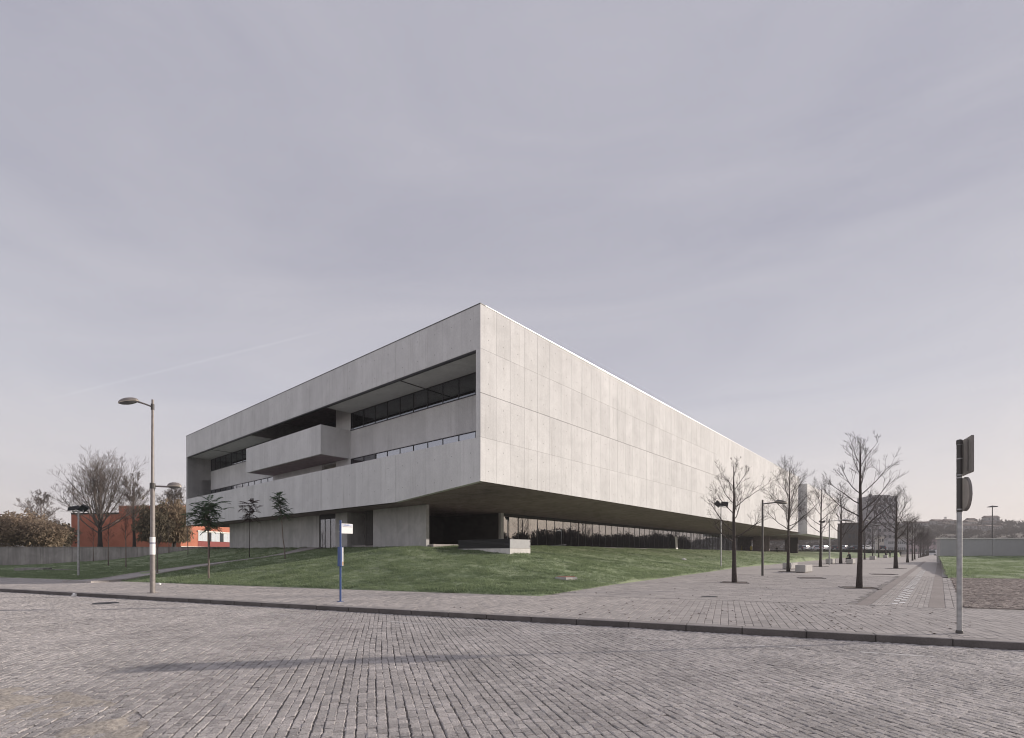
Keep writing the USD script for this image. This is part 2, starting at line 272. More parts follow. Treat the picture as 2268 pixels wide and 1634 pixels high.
def cbox(x0, x1, y0, y1, z0, z1, c=0.02):
    pts = []
    for x, sx in ((x0, 1), (x1, -1)):
        for y, sy in ((y0, 1), (y1, -1)):
            for z, sz in ((z0, 1), (z1, -1)):
                pts += [(x + sx * c, y + sy * c, z), (x + sx * c, y, z + sz * c), (x, y + sy * c, z + sz * c)]
    return trimesh.convex.convex_hull(np.array(pts))
def bx(*a): return MB().box(*a).mesh()
def prism(poly, axis, a0, a1):
    """Extrudes a convex polygon of (s, z) points along x ('x') or y ('y')."""
    n = len(poly)
    v = [((a, p[0], p[1]) if axis == 'x' else (p[0], a, p[1])) for a in (a0, a1) for p in poly]
    f = [(0, i, i + 1) for i in range(1, n - 1)] + [(n, n + i + 1, n + i) for i in range(1, n - 1)]
    for i in range(n):
        j = (i + 1) % n; f += [(i, n + i, n + j), (i, n + j, j)]
    m = trimesh.Trimesh(v, f, process=False); m.fix_normals()
    return m
def to_manifold(m): return m3.Manifold(m3.Mesh(np.asarray(m[0], np.float32), np.asarray(m[1], np.uint32)))
def mbox(x0, x1, y0, y1, z0, z1): return m3.Manifold.cube([x1 - x0, y1 - y0, z1 - z0]).translate([x0, y0, z0])

def patch(poly, step, height, drop=0.0):
    """A gridded sheet over a polygon with z = height(x, y)."""
    if poly.geom_type != 'Polygon':
        m = MB()
        for g in poly.geoms:
            if g.geom_type == 'Polygon' and g.area > .02: m.add(*patch(g, step, height, drop))
        return m.mesh()
    x0, y0, x1, y1 = poly.bounds
    gx, gy = np.meshgrid(np.arange(x0, x1, step), np.arange(y0, y1, step))
    pts = np.stack([gx.ravel(), gy.ravel()], 1)
    inner = poly.buffer(-step * 0.3)
    pts = pts[contains_xy(inner, pts[:, 0], pts[:, 1])]
    ring = []
    for g in ([poly.exterior] + list(poly.interiors)):
        c = np.array(g.coords)[:-1]
        for a, b in zip(c, np.roll(c, -1, 0)):
            n = max(1, int(np.linalg.norm(b - a) / step)); ring += [a + (b - a) * t / n for t in range(n)]
    pts = np.vstack([pts, ring])
    tri = Delaunay(pts).simplices
    cen = pts[tri].mean(1); tri = tri[contains_xy(poly, cen[:, 0], cen[:, 1])]
    p3 = np.column_stack([pts, height(pts[:, 0], pts[:, 1]) - drop])
    e1, e2 = pts[tri[:, 1]] - pts[tri[:, 0]], pts[tri[:, 2]] - pts[tri[:, 0]]
    flip = e1[:, 0] * e2[:, 1] - e1[:, 1] * e2[:, 0] < 0
    tri[flip] = tri[flip][:, [0, 2, 1]]
    return p3, tri

# ------------------------------------------------------------------ terrain
KO = np.array([9.13, 9.38]); KE = np.array([0.9157, -0.4022]); KN = np.array([0.4022, 0.9157])   # the kerb line
def uq(x, y):
    dx, dy = np.asarray(x) - KO[0], np.asarray(y) - KO[1]
    return dx * KE[0] + dy * KE[1], dx * KN[0] + dy * KN[1]
def xy(u, q): return KO[0] + u * KE[0] + q * KN[0], KO[1] + u * KE[1] + q * KN[1]
def g_plaza(x, y):
    q = uq(x, y)[1]
    return 0.0065 * np.clip(q - 8, 0, 320)
ROAD = -0.135
def on(height, px, py, lo=3.0, hi=600.0):
    """The point where the sight line through a pixel meets the ground."""
    f = lambda Y: EYE + (HY - py) / F * Y - float(height(K(px) * Y, Y))
    Ys = np.geomspace(lo, hi, 500); s = [f(Y) for Y in Ys]
    for a, b, fa, fb in zip(Ys, Ys[1:], s, s[1:]):
        if fa > 0 >= fb:
            for _ in range(40):
                m = (a + b) / 2
                if f(m) > 0: a = m
                else: b = m
            return np.array([K(px) * b, b, float(height(K(px) * b, b))])
    Y = hi; return np.array([K(px) * Y, Y, float(height(K(px) * Y, Y))])
PL = lambda px, py: on(g_plaza, px, py)

# the building's own frame: X runs along the sunlit side, Y along the shaded front, from the near corner
BC = np.array([-1.61, 32.0]); BR = np.array([0.6535, 0.757]); BL = np.array([-0.757, 0.6535])
BROT = math.degrees(math.atan2(BR[1], BR[0]))
def B(X, Y, z=0.0):
    p = BC + X * BR + Y * BL
    return np.array([p[0], p[1], z])
PZ = 2.47

edge_px = [(1224, 1317), (1353, 1296), (1471, 1280), (1569, 1267), (1633, 1257), (1733, 1248), (1821, 1239.5), (1858, 1236)]
edge = [PL(*p) for p in edge_px]
ctrl = []
for u in np.arange(-90, -11.5, 4.0):
    x, y = xy(u, 6.2); ctrl.append((x, y, 0.0))
ctrl += [tuple(e) for e in edge]
for X in range(12, 140, 8): ctrl.append(tuple(B(X, 7.9, PZ)))
for Yb in range(8, 60, 6): ctrl.append(tuple(B(2.2, Yb, 2.20 + 0.34 * (Yb - 8) / 40)))
ctrl += [tuple(W(*p)) for p in [(1130, 1229, 34), (1176, 1227.5, 35), (1013, 1216, 37.5), (880, 1216, 36), (1300, 1214, 52), (1060, 1221, 36),
    (462, 1284, 31), (630, 1238, 38), (553, 1235, 48), (465, 1236, 56), (416, 1230, 64), (332, 1268, 33.6), (454, 1251.5, 37.9), (615, 1231.6, 45.6), (686, 1217, 49.5),
    (207, 1246, 68), (238, 1253, 55), (279, 1259.6, 48), (348, 1272, 33), (174, 1278, 36), (36, 1255, 71), (177, 1244.6, 71), (267, 1238, 71), (333, 1232, 71), (-150, 1262, 71), (60, 1264, 50),
    (760, 1262, 30), (900, 1268, 27), (1000, 1285, 24.5), (1100, 1270, 27), (1230, 1262, 29), (1350, 1245, 40), (1500, 1235, 60), (1700, 1232, 80)]]
ctrl += [(K(p) * Y, Y, z) for p, Y, z in ((1893, 128, .88), (1990, 140, 1.35), (1940, 138, 1.7), (1995, 146, 2.5), (1850, 146, 2.56), (1750, 146, 2.56), (1840, 132, 2.1))]
ctrl = np.array(ctrl)
_rbf = RBFInterpolator(ctrl[:, :2], ctrl[:, 2], kernel='linear', smoothing=0.02, neighbors=40)
def h_lawn(x, y):
    x, y = np.broadcast_arrays(np.asarray(x, float), np.asarray(y, float))
    p = np.column_stack([x.ravel(), y.ravel()])
    z = _rbf(p).reshape(x.shape)
    return np.clip(np.maximum(z, g_plaza(x, y) + .015), None, 2.72)
LN = lambda px, py, lo=15.0: on(h_lawn, px, py, lo)

# ------------------------------------------------------------------ ground sheets
def quadpatch(q0, q1, u0, u1): return Polygon([xy(u0, q0), xy(u1, q0), xy(u1, q1), xy(u0, q1)])
soil = thing('ground', None, None, kind='structure')
def h_soil(x, y):
    d = np.hypot(x, y)
    return np.where(uq(x, y)[1] < 5, -0.55, np.where(d < 130, -0.6, -0.6)) + 0 * d
obj('soil_sheet', (np.array([(-1200, -300, -0.75), (1200, -300, -0.75), (1200, 900, -0.75), (-1200, 900, -0.75)], float), np.array([(0, 1, 2), (0, 2, 3)])), 'soil', soil)

# road: a bed and every sett of it in view
road = thing('road', None, None, kind='structure')
road_poly = quadpatch(-60, 0.0, -160, 120)
obj('road_bed', patch(road_poly, 20, lambda x, y: ROAD - 0.022 + 0 * np.asarray(x)), 'joint', road)

def stones(cx, cy, ang, length, width, top, rng, bevel=0.012, jit=0.004, deep=0.05, tilt=0.02):
    """Many cut stones at once: corners, faces and a shade for each."""
    n = len(cx)
    c, s = np.cos(ang), np.sin(ang)
    L, Wd = length / 2, width / 2
    sg = np.array([(-1, -1), (1, -1), (1, 1), (-1, 1)], float)
    def ring(inset, z):
        a = sg[None, :, 0] * (L - inset)[:, None] + rng.normal(0, jit, (n, 4)); b = sg[None, :, 1] * (Wd - inset)[:, None] + rng.normal(0, jit, (n, 4))
        x = cx[:, None] + a * c[:, None] - b * s[:, None]; y = cy[:, None] + a * s[:, None] + b * c[:, None]
        return np.stack([x, y, z], -1)
    tz = top[:, None] + sg[None, :, 0] * (rng.normal(0, tilt, n) * L)[:, None] + sg[None, :, 1] * (rng.normal(0, tilt, n) * Wd)[:, None]
    v = np.concatenate([ring(np.zeros(n), (top - deep)[:, None] + 0 * tz), ring(np.zeros(n), tz - bevel), ring(np.full(n, bevel), tz)], 1)
    q = []
    for a in (0, 4):
        for i in range(4):
            j = (i + 1) % 4; q += [(a + i, a + j, a + 4 + j), (a + i, a + 4 + j, a + 4 + i)]
    q += [(8, 9, 10), (8, 10, 11)]
    return v, np.array(q), rng.random(n)

def lay(parent, name, mat, v, q, tone, key, limit=300, stuff_name=None):
    """The pieces nearest the viewer one by one, the rest as one part."""
    order = np.argsort(key); near, far = order[:limit], order[limit:]
    for i in near: obj(name, (v[i], q), mat, parent, tone=np.full(12, tone[i]))
    if len(far):
        f = (q[None] + 12 * np.arange(len(far))[:, None, None]).reshape(-1, 3)
        obj(stuff_name or name + 's', (v[far].reshape(-1, 3), f), mat, parent, tone=np.repeat(tone[far], 12), kind='stuff')

rng = np.random.default_rng(11)
d_row = np.array([-0.245, 0.9695]); p_row = np.array([0.9695, 0.245])
pos = []
for a in np.arange(-34, 16, 0.106):
    b = rng.uniform(0, .15) - 2.0
    wob = rng.uniform(0, 6.28)
    while b < 34:
        L = rng.uniform(0.085, 0.15)
        pos.append((a, b + L / 2, L, wob)); b += L
pos = np.array(pos)
aa = pos[:, 0] + 0.007 * np.sin(pos[:, 1] * 1.7 + pos[:, 3]) + 0.03 * np.sin(pos[:, 1] * 0.5 + pos[:, 0] * .2)
cx, cy = aa * p_row[0] + pos[:, 1] * d_row[0], aa * p_row[1] + pos[:, 1] * d_row[1]
u_, q_ = uq(cx, cy)
keep = (q_ < -0.09) & (cy > 3.7) & (cx < 1.09 * cy + 0.8) & (cx > -1.08 * cy - 0.8)
pos, cx, cy = pos[keep], cx[keep], cy[keep]
n = len(cx)
top = ROAD + rng.normal(0, 0.0022, n) + 0.010 * (meshkit.noise(np.stack([cx * 1.1, cy * 1.1, 0 * cx], -1), 3) - .5)
ang = np.full(n, math.atan2(d_row[1], d_row[0])) + rng.normal(0, 0.03, n)
v, q, t = stones(cx, cy, ang, pos[:, 2] - rng.uniform(0.002, 0.010, n), 0.105 - rng.uniform(0.004, 0.011, n), top, rng, 0.009, 0.0045, 0.05, 0.016)
lay(road, 'sett', 'cobble', v, q, t, np.hypot(cx, cy))

# kerb stones
kerb = thing('kerb', None, None, kind='structure')
u = -70.0
while u < 24:
    L = 1.25 + 0.1 * rng.uniform(-1, 1)
    m = cbox(u + .004, u + L - .004, -0.0, 0.30, -0.34, rng.normal(0, .002), 0.014)
    vv = m.vertices.copy(); X, Yv = xy(vv[:, 0], vv[:, 1]); m.vertices = np.column_stack([X, Yv, vv[:, 2]])
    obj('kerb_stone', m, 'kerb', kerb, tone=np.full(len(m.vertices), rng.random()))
    u += L

# pavement of long granite pavers laid across it
pav = thing('pavement', None, None, kind='structure')
pav_poly = unary_union([quadpatch(0.30, 6.2, -160, -11.2), quadpatch(0.30, 7.0, -11.2, 40)])
obj('pavement_bed', patch(pav_poly.buffer(.29), 12, lambda x, y: -0.014 + 0 * np.asarray(x)), 'joint', pav)
def paver_field(u0, u1, q0, q1, wid, l0, l1, rng, along_q=True, keep=None):
    P = []
    if along_q:
        for a in np.arange(u0, u1, wid):
            b = q0
            first = rng.uniform(0.12, l1)
            while b < q1 - .03:
                L = min(first if b == q0 else rng.uniform(l0, l1), q1 - b); P.append((a + wid / 2, b + L / 2, L)); b += L
    else:
        for a in np.arange(q0, q1, wid):
            b = u0 - rng.uniform(0, l1)
            while b < u1:
                L = rng.uniform(l0, l1); P.append((b + L / 2, a + wid / 2, L)); b += L
    return np.array(P)
P = np.vstack([paver_field(-50, -11.2, 0.31, 6.2, 0.175, 0.26, 0.42, rng), paver_field(-11.2, 14, 0.31, 7.0, 0.175, 0.26, 0.42, rng)])
cx, cy = xy(P[:, 0], P[:, 1]); n = len(P)
v, q, t = stones(cx, cy, np.full(n, math.atan2(KN[1], KN[0])), P[:, 2] - 0.010, np.full(n, 0.165), rng.normal(0, .0018, n), rng, 0.006, 0.0018, 0.03, 0.006)
lay(pav, 'paver', 'paver', v, q, t, np.hypot(cx, cy))

# plaza with its bands, running away beside the building
path_l, path_r = PL(1926, 1340), PL(2057, 1340)
strip_l, strip_r2 = PL(1893, 1340), PL(2093, 1340)
def along(p, s): return (p[0] + BR[0] * s, p[1] + BR[1] * s)
def band(pa, pb, s0, s1): return Polygon([along(pa, s0), along(pb, s0), along(pb, s1), along(pa, s1)])
q7 = quadpatch(7.0, 600, -200, 300)
lawn_edge = [tuple(e[:2]) for e in edge]
far_edge = along((edge[-1][0], edge[-1][1]), 260)
plaza_poly = Polygon([xy(-11.2, 6.21), xy(-11.2, 7.0), xy(14, 7.0), xy(40, 7.0)] + [along(xy(40, 7.0), 330)] + [far_edge] + lawn_edge[::-1]).buffer(0)
plaza = thing('plaza', None, None, kind='structure')
strips = [band(strip_l, path_l, -3, 90).intersection(q7), band(path_r, strip_r2, -3, 90).intersection(q7)]
path_poly = band(path_l, path_r, -3, 90).intersection(q7)
right_area = band(strip_r2, along((strip_r2[0] + 60 * BR[1], strip_r2[1] - 60 * BR[0]), 0), -30, 120).intersection(q7)
grass_n0, grass_n1 = PL(2100, 1280), PL(2204, 1281)
for s in strips: obj('smooth_strip', patch(s, 2.0, lambda x, y: g_plaza(x, y) + .001), 'paver_red', plaza, tone=None)
near_band = quadpatch(7.0, 30.0, -40, 40)
left_near = plaza_poly.intersection(near_band).difference(unary_union(strips + [path_poly, right_area]).buffer(0.01))
plaza_wide = plaza_poly.buffer(.9)
obj('plaza_bed', patch(plaza_wide.intersection(near_band), 3, lambda x, y: g_plaza(x, y) - 0.016), 'joint', plaza)
obj('far_paving', patch(plaza_wide.difference(near_band).intersection(q7), 4, lambda x, y: g_plaza(x, y)), 'plaza_far', plaza)
# pavers left of the strip, rows parallel to the street
P = paver_field(-14, 14, 6.22, 30.0, 0.30, 0.30, 0.42, rng, along_q=False)
cx, cy = xy(P[:, 0], P[:, 1]); k = contains_xy(plaza_poly.buffer(.25).intersection(near_band).difference(unary_union(strips + [path_poly, right_area]).buffer(.14)), cx, cy); P, cx, cy = P[k], cx[k], cy[k]; n = len(P)
v1, q, t1 = stones(cx, cy, np.full(n, math.atan2(KE[1], KE[0])), P[:, 2] - 0.008, np.full(n, 0.291), g_plaza(cx, cy) + rng.normal(0, .0012, n), rng, 0.004, 0.0015, 0.03, 0.003)
# pavers of the path, rows running away along it
s_ax = BR; w_ax = np.array([BR[1], -BR[0]])
wid = float(np.dot(path_r[:2] - path_l[:2], w_ax)); rows = 11; rw = wid / rows
P = []
for i in range(rows):
    b = -3 + rng.uniform(0, .3)
    while b < 26:
        L = rng.uniform(.3, .45); P.append(((i + .5) * rw, b + L / 2, L)); b += L
P = np.array(P)
cx2 = path_l[0] + P[:, 0] * w_ax[0] + P[:, 1] * s_ax[0]; cy2 = path_l[1] + P[:, 0] * w_ax[1] + P[:, 1] * s_ax[1]
k = contains_xy(path_poly.buffer(-.05).intersection(near_band), cx2, cy2); P, cx2, cy2 = P[k], cx2[k], cy2[k]; n = len(P)
v2, q, t2 = stones(cx2, cy2, np.full(n, math.atan2(BR[1], BR[0])), P[:, 2] - 0.009, np.full(n, rw - .010), g_plaza(cx2, cy2) + rng.normal(0, .0015, n), rng, 0.005, 0.0015, 0.03, 0.004)
lay(plaza, 'paver', 'paver', np.concatenate([v1, v2]), q, np.concatenate([t1, t2]), np.hypot(np.concatenate([cx, cx2]), np.concatenate([cy, cy2])))
# rough setts on the right, edged by two rows of larger kerb blocks
rough = thing('sett_paving', None, None, kind='structure')
far_q = uq(*grass_n0[:2])[1]
P = []
for a in np.arange(7.05, far_q + .05, 0.125):
    b = -6 - rng.uniform(0, .2)
    while b < 34:
        L = rng.uniform(.10, .18); P.append((b + L / 2, a + .06, L)); b += L
P = np.array(P); cx, cy = xy(P[:, 0], P[:, 1]); k = contains_xy(right_area.buffer(-.42), cx, cy); P, cx, cy = P[k], cx[k], cy[k]; n = len(P)
v, q, t = stones(cx, cy, np.full(n, math.atan2(KE[1], KE[0])) + rng.normal(0, .05, n), P[:, 2] - .012, np.full(n, .112), g_plaza(cx, cy) + .02 + rng.normal(0, .005, n), rng, 0.012, .005, .05, .05)
lay(rough, 'sett', 'sett_rough', v, q, t, np.hypot(cx, cy), limit=180)
P = np.array([((i + .5) * .2, b) for i in range(2) for b in np.arange(-2, 24, .34)])
cx = strip_r2[0] + P[:, 0] * w_ax[0] + P[:, 1] * s_ax[0]; cy = strip_r2[1] + P[:, 0] * w_ax[1] + P[:, 1] * s_ax[1]
k = contains_xy(right_area.buffer(.05).intersection(quadpatch(7.0, far_q, -40, 60)), cx, cy); P, cx, cy = P[k], cx[k], cy[k]; n = len(P)
v, q, t = stones(cx, cy, np.full(n, math.atan2(BR[1], BR[0])), np.full(n, .325), np.full(n, .188), g_plaza(cx, cy) + rng.normal(0.004, .003, n), rng, 0.008, .003, .05, .01)
lay(rough, 'edging_block', 'paver', v, q, t, np.hypot(cx, cy))

# painted marks
mark = thing('path_marking', 'double row of white painted checks down the middle of the paved path', 'road marking')
c0, c1 = PL(1988, 1338), PL(2046, 1262)
dv = (c1 - c0)[:2]; Lm = np.linalg.norm(dv); dv /= Lm; nv = np.array([dv[1], -dv[0]])
for i in range(int(Lm / 1.15)):
    for sd in (0, 1):
        s0 = i * 1.15 + sd * .55
        a = c0[:2] + dv * s0 + nv * (.085 * (1 if sd else -1) - .075); b = a + nv * .16
        pts = [a, b, b + dv * .36, a + dv * .36]
        obj('painted_check', (np.array([(x, y, float(g_plaza(x, y)) + .009) for x, y in pts]), np.array([(0, 1, 2), (0, 2, 3)])), 'white', mark)
e0, e1 = PL(1926, 1339.6), PL(1976, 1341)
obj('painted_line', (np.array([(e0[0], e0[1], .007), (e1[0], e1[1], .007), (e1[0] + .1 * KN[0], e1[1] + .1 * KN[1], .007), (e0[0] + .1 * KN[0], e0[1] + .1 * KN[1], .007)]), np.array([(0, 1, 2), (0, 2, 3)])), 'paint', mark)
dash = thing('lane_line', 'faint dashed white line along the setts parallel to the kerb', 'road marking')
for i, u in enumerate(np.arange(-27, 4, 2.05)):
    X, Yv = xy(np.array([u, u + 1.05, u + 1.05, u]), np.array([-1.52, -1.52, -1.42, -1.42])); mm = MB().add(np.column_stack([X, Yv, np.full(4, ROAD + .001)]), [(0, 1, 2), (0, 2, 3)])   # setts stand through it where it is worn
    obj('painted_dash', mm.mesh(), 'paint', dash)

# ------------------------------------------------------------------ lawn
wall_y = 71.5
front = [xy(u, 6.215) for u in (-110, -80, -60, -45, -35, -25, -15, -11.2)]
lawn_poly = Polygon(front + lawn_edge + [(K(1893) * 128, 128), (K(1990) * 140, 140), (K(1995) * 146, 146), (K(1740) * 146, 146), tuple(B(130, 8.3)[:2]), tuple(B(2.4, 8.3)[:2]), tuple(B(2.4, 58)[:2]), (-45, wall_y), (-120, wall_y)]).buffer(0)
def h_lawn_rough(x, y):
    z = h_lawn(x, y) + .025; d = shp_distance(lawn_poly.boundary, shp_points(np.asarray(x, float), np.asarray(y, float)))
    p = np.stack([np.asarray(x) * .55, np.asarray(y) * .55, 0 * np.asarray(x)], -1)
    return z + (meshkit.fbm(p, 3, 5) - .5) * .22 * np.clip(d / 2.5, 0, 1) - np.where(d < 1e-4, z - g_plaza(x, y) + .03, 0)
lawn = thing('lawn', None, None, kind='structure')
lv, lf = patch(lawn_poly, 0.55, h_lawn_rough)
obj('turf', (lv, lf), 'lawn', lawn, smooth=True)
# straight pale path from the street to the building's side door
pth = thing('path', None, None, kind='structure')
def path_pt(u): return np.array([-24.8 + 5.3 * u, 29.3 + 20.4 * u])
pd = path_pt(1) - path_pt(0); pd /= np.linalg.norm(pd); pn = np.array([pd[1], -pd[0]])
for k0, k1, mat, nm in ((-1.1, -.82, 'paver', 'path_border'), (-.80, .80, 'plaza_far', 'path_slab'), (.82, 1.1, 'paver', 'path_border')):
    L0 = 21.0; st = 2.1 if nm == 'path_slab' else 1.05
    for s in np.arange(-0.2, L0, st):
        c = [path_pt(0) + pd * ss + pn * kk for ss, kk in ((s + .01, k0), (s + .01, k1), (s + st - .01, k1), (s + st - .01, k0))]
        zz = [float(h_lawn(x, y)) + (.10 if nm == 'path_border' else .075) for x, y in c]
        vv = np.array([(x, y, z - .3) for (x, y), z in zip(c, zz)] + [(x, y, z) for (x, y), z in zip(c, zz)])
        obj(nm, (vv, np.array([(4, 5, 6), (4, 6, 7), (0, 1, 5), (0, 5, 4), (1, 2, 6), (1, 6, 5), (2, 3, 7), (2, 7, 6), (3, 0, 4), (3, 4, 7)])), mat, pth, tone=np.full(8, rng.random()))
# grass patch on the right, in front of the pale wall
gw = [along((strip_r2[0] + .9 * w_ax[0], strip_r2[1] + .9 * w_ax[1]), s) for s in (0, 90)]
g0 = np.array(grass_n0[:2]); gd = np.array(BR)
WALLY = 70.0
def h_patch(x, y):
    base = g_plaza(x, y); t_ = np.clip((np.asarray(y) - g0[1]) / (WALLY - g0[1]), 0, 1)
    return base * (1 - t_) + 1.37 * t_ + .10 * np.clip((np.asarray(y) - g0[1]) / 1.0, 0, 1)
g_far = np.array([K(2079) * WALLY, WALLY])
gp_poly = Polygon([tuple(g0), tuple(g_far), (g_far[0] + 40, WALLY), (g_far[0] + 60, g0[1] - 6), tuple(g0 + np.array([14, -6.15]))])
rp = thing('grass_verge', None, None, kind='structure')
pv, pf = patch(gp_poly, 0.8, lambda x, y: h_patch(x, y) + (meshkit.fbm(np.stack([x * .7, y * .7, 0 * x], -1), 3, 8) - .5) * .25)
obj('turf', (pv, pf), 'lawn', rp, smooth=True)

# grass blades
def tuft(seed, n=11):
    r = np.random.default_rng(seed); m = MB()
    for i in range(n):
        a, h = r.uniform(0, 6.28), r.uniform(.035, .085); b = np.array([r.normal(0, .05), r.normal(0, .05), 0])
        d = np.array([math.cos(a), math.sin(a), 0]); s = np.array([-d[1], d[0], 0]) * r.uniform(.006, .011)
        m.add([b - s, b + s, b + d * h * .45 + [0, 0, h] + s * .2], [(0, 1, 2)])
    return m.mesh()
def scatter(name, poly, height, count, seed, label, parent=None, far_bias=True):
    r = np.random.default_rng(seed); x0, y0, x1, y1 = poly.bounds; P = np.zeros((0, 2))
    while len(P) < count:
        c = np.column_stack([r.uniform(x0, x1, 60000), r.uniform(y0, y1, 60000)])
        d = c[:, 1]; w = np.clip(24 / np.maximum(d, 1), 0, 1) ** 2
        c = c[contains_xy(poly, c[:, 0], c[:, 1]) & (r.random(len(c)) < w) & (np.abs(c[:, 0]) < 1.2 * c[:, 1])]
        P = np.vstack([P, c])
    P = P[:count]
    pi = UsdGeom.PointInstancer.Define(stage, '/World/' + numbered('/World', name)); base = str(pi.GetPath())
    protos = []
    for k_ in range(4):
        m = usdkit.mesh(stage, f'{base}/tuft_{k_:03d}' if k_ else f'{base}/tuft', tuft(seed * 7 + k_), M['blade']); protos.append(m.GetPath())
    pi.CreatePrototypesRel().SetTargets(protos)
    z = height(P[:, 0], P[:, 1])
    pi.CreatePositionsAttr(Vt.Vec3fArray.FromNumpy(np.column_stack([P, z - .01]).astype(np.float32)))
    pi.CreateProtoIndicesAttr(Vt.IntArray.FromNumpy(r.integers(0, 4, count).astype(np.int32)))
    a = r.uniform(0, np.pi, count)
    pi.CreateOrientationsAttr(Vt.QuathArray([Gf.Quath(float(math.cos(x)), 0, 0, float(math.sin(x))) for x in a]))
    cl = 0.65 + 1.0 * meshkit.noise(np.column_stack([P * 0.9, 0 * z]), 4) * meshkit.noise(np.column_stack([P * 3.1, 0 * z]), 9) * 1.6
    sc = r.uniform(.7, 1.4, count) * cl
    pi.CreateScalesAttr(Vt.Vec3fArray.FromNumpy(np.column_stack([sc * 1.3, sc * 1.3, sc]).astype(np.float32)))
    tag(pi.GetPrim(), label, 'grass', kind='stuff')
visible_lawn = lawn_poly.intersection(Polygon([(-60, 20), (60, 20), (110, 90), (-90, 90)])).difference(LineString([path_pt(-.05), path_pt(1.05)]).buffer(1.15))
scatter('grass', visible_lawn.buffer(-.05), h_lawn_rough, 62000, 3, 'short green grass over the sloping lawn in front of the building')
scatter('grass', gp_poly.intersection(Polygon([(10, 20), (75, 20), (75, 70), (10, 70)])), h_patch, 9000, 5, 'rough grass on the verge below the pale wall at the right')

# ------------------------------------------------------------------ the concrete building
bld = thing('concrete_building', 'long pale raw concrete building with floating upper box and recessed window bands', 'building', (BC[0], BC[1], 0), BROT)
ZT, ZM, ZP, ZB, ZE = 17.6, 14.77, 9.13, 5.56, 6.31          # roof edge, fascia foot, parapet top, underside, raised corner edge
LF, LR, CR, D = 54.8, 96.3, 8.84, 2.9
J = 0.0065
def panel(x0, x1, y0, y1, z0, z1, mat='concrete', name='concrete_panel'):
    """One cast panel; the joints are gaps down to the darker core."""
    return obj(name, cbox(x0, x1, y0, y1, z0, z1, 0.006), mat, bld)
# core, with the rooms behind the windows, the loggia and the stair pocket cut out
prof = m3.CrossSection([[(0.06, ZE + .02), (CR, ZB + .02), (LF - .06, ZB + .02), (LF - .06, ZT - .5), (0.06, ZT - .5)]])
core = prof.extrude(LR - .06)                                  # local x = Y, y = z, z = X
core = core.transform(np.array([[0, 0, 1, .06], [1, 0, 0, 0], [0, 1, 0, 0]], float))
WX, WY = 12.0, 34.0                                             # behind its front range the building is less deep
cuts = [mbox(WX, LR + 5, WY, LF + 5, 0, ZT + 5),
        mbox(-1, D + .12, .40, LF - .40, ZP - .12, ZM + .10),                         # the recess in the front
        mbox(D - .2, D + 5, .46, 19.55, 13.16, ZM - .03), mbox(D - .2, D + 5, .46, 19.55, 9.02, 10.58),
        mbox(D - .2, D + 5, 35.6, LF - .46, 13.16, ZM - .03), mbox(D - .2, D + 5, 35.6, LF - .46, 9.02, 10.58),
        mbox(-.2 + .36, 9.0, 22.05, 35.5, 12.0, 16.9), mbox(.36, D + .12, 19.55, 22.2, 12.0, 16.9),   # loggia above the box
        mbox(D - .2, 9.0, 22.05, 24.6, 9.0, 10.5),
        mbox(-1, .42, .40, LF - .40, ZP - .12, ZM + .1)]
for c in cuts: core = core - c
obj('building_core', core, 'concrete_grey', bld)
obj('roof', bx(.5, LR - .3, .5, WY - .3, ZT - .48, ZT - .42), 'joint', bld); obj('roof', bx(.5, WX - .3, WY - .29, LF - .5, ZT - .48, ZT - .42), 'joint', bld)
# underside, sloping up to the sunlit edge
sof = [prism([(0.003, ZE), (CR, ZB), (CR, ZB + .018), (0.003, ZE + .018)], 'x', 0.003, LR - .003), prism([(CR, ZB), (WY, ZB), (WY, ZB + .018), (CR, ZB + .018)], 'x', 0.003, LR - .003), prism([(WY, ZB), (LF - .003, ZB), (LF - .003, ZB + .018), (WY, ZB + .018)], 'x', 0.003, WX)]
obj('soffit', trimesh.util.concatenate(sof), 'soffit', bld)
# sunlit side
cols = [(i * 1.5, (i + 1) * 1.5) for i in range(30)] + [(45 + i * 3.0, 48 + i * 3.0) for i in range(17)] + [(96.0, LR)]
rows4 = np.linspace(ZE, ZT, 5)
ties = MB()
def tie(x, y, z, axis):
    k = 8; th = np.arange(k) / k * 2 * np.pi; r = .031
    if axis == 'y': v = [(x + r * math.cos(a), y, z + r * math.sin(a)) for a in th]; f = [(0, i, i + 1) for i in range(1, k - 1)]
    else: v = [(x, y + r * math.cos(a), z + r * math.sin(a)) for a in th]; f = [(0, i + 1, i) for i in range(1, k - 1)]
    ties.add(v, f)
for i, (a, b) in enumerate(cols):
    rr = rows4 if i < 30 else rows4[::2]
    for j in range(len(rr) - 1):
        ja = J * (2.2 if i % 4 == 0 else .6); jz = J * (2.0 if abs(rr[j + 1] - rows4[2]) < .01 else .6); jz0 = J * (2.0 if abs(rr[j] - rows4[2]) < .01 else .6)
        panel(a + (ja if i else 0), b - J * .5, 0.0, .07, rr[j] + (jz0 if j else 0), rr[j + 1] - (jz if j < len(rr) - 2 else 0))
    for z in np.arange(ZE + .7, ZT, 1.414):
        for xx in ([(a + b) / 2] if b - a < 2 else [a + .75, a + 2.25] if b - a > 2.5 else []): tie(xx, -.0025, z, 'y')
# front: fascia band
cw = LF / 31
for i in range(31):
    a, b = i * cw, (i + 1) * cw
    jj = J * (2 if i % 5 == 0 else .6)
    panel(0.0, .36, max(a + jj, .07 + .004), b - J * .5, ZM, ZT, 'concrete')
    if i % 2 == 0 or i < 8:
        for z in (ZM + .7, ZM + 2.1): tie(-.0025, (a + b) / 2, z, 'x')
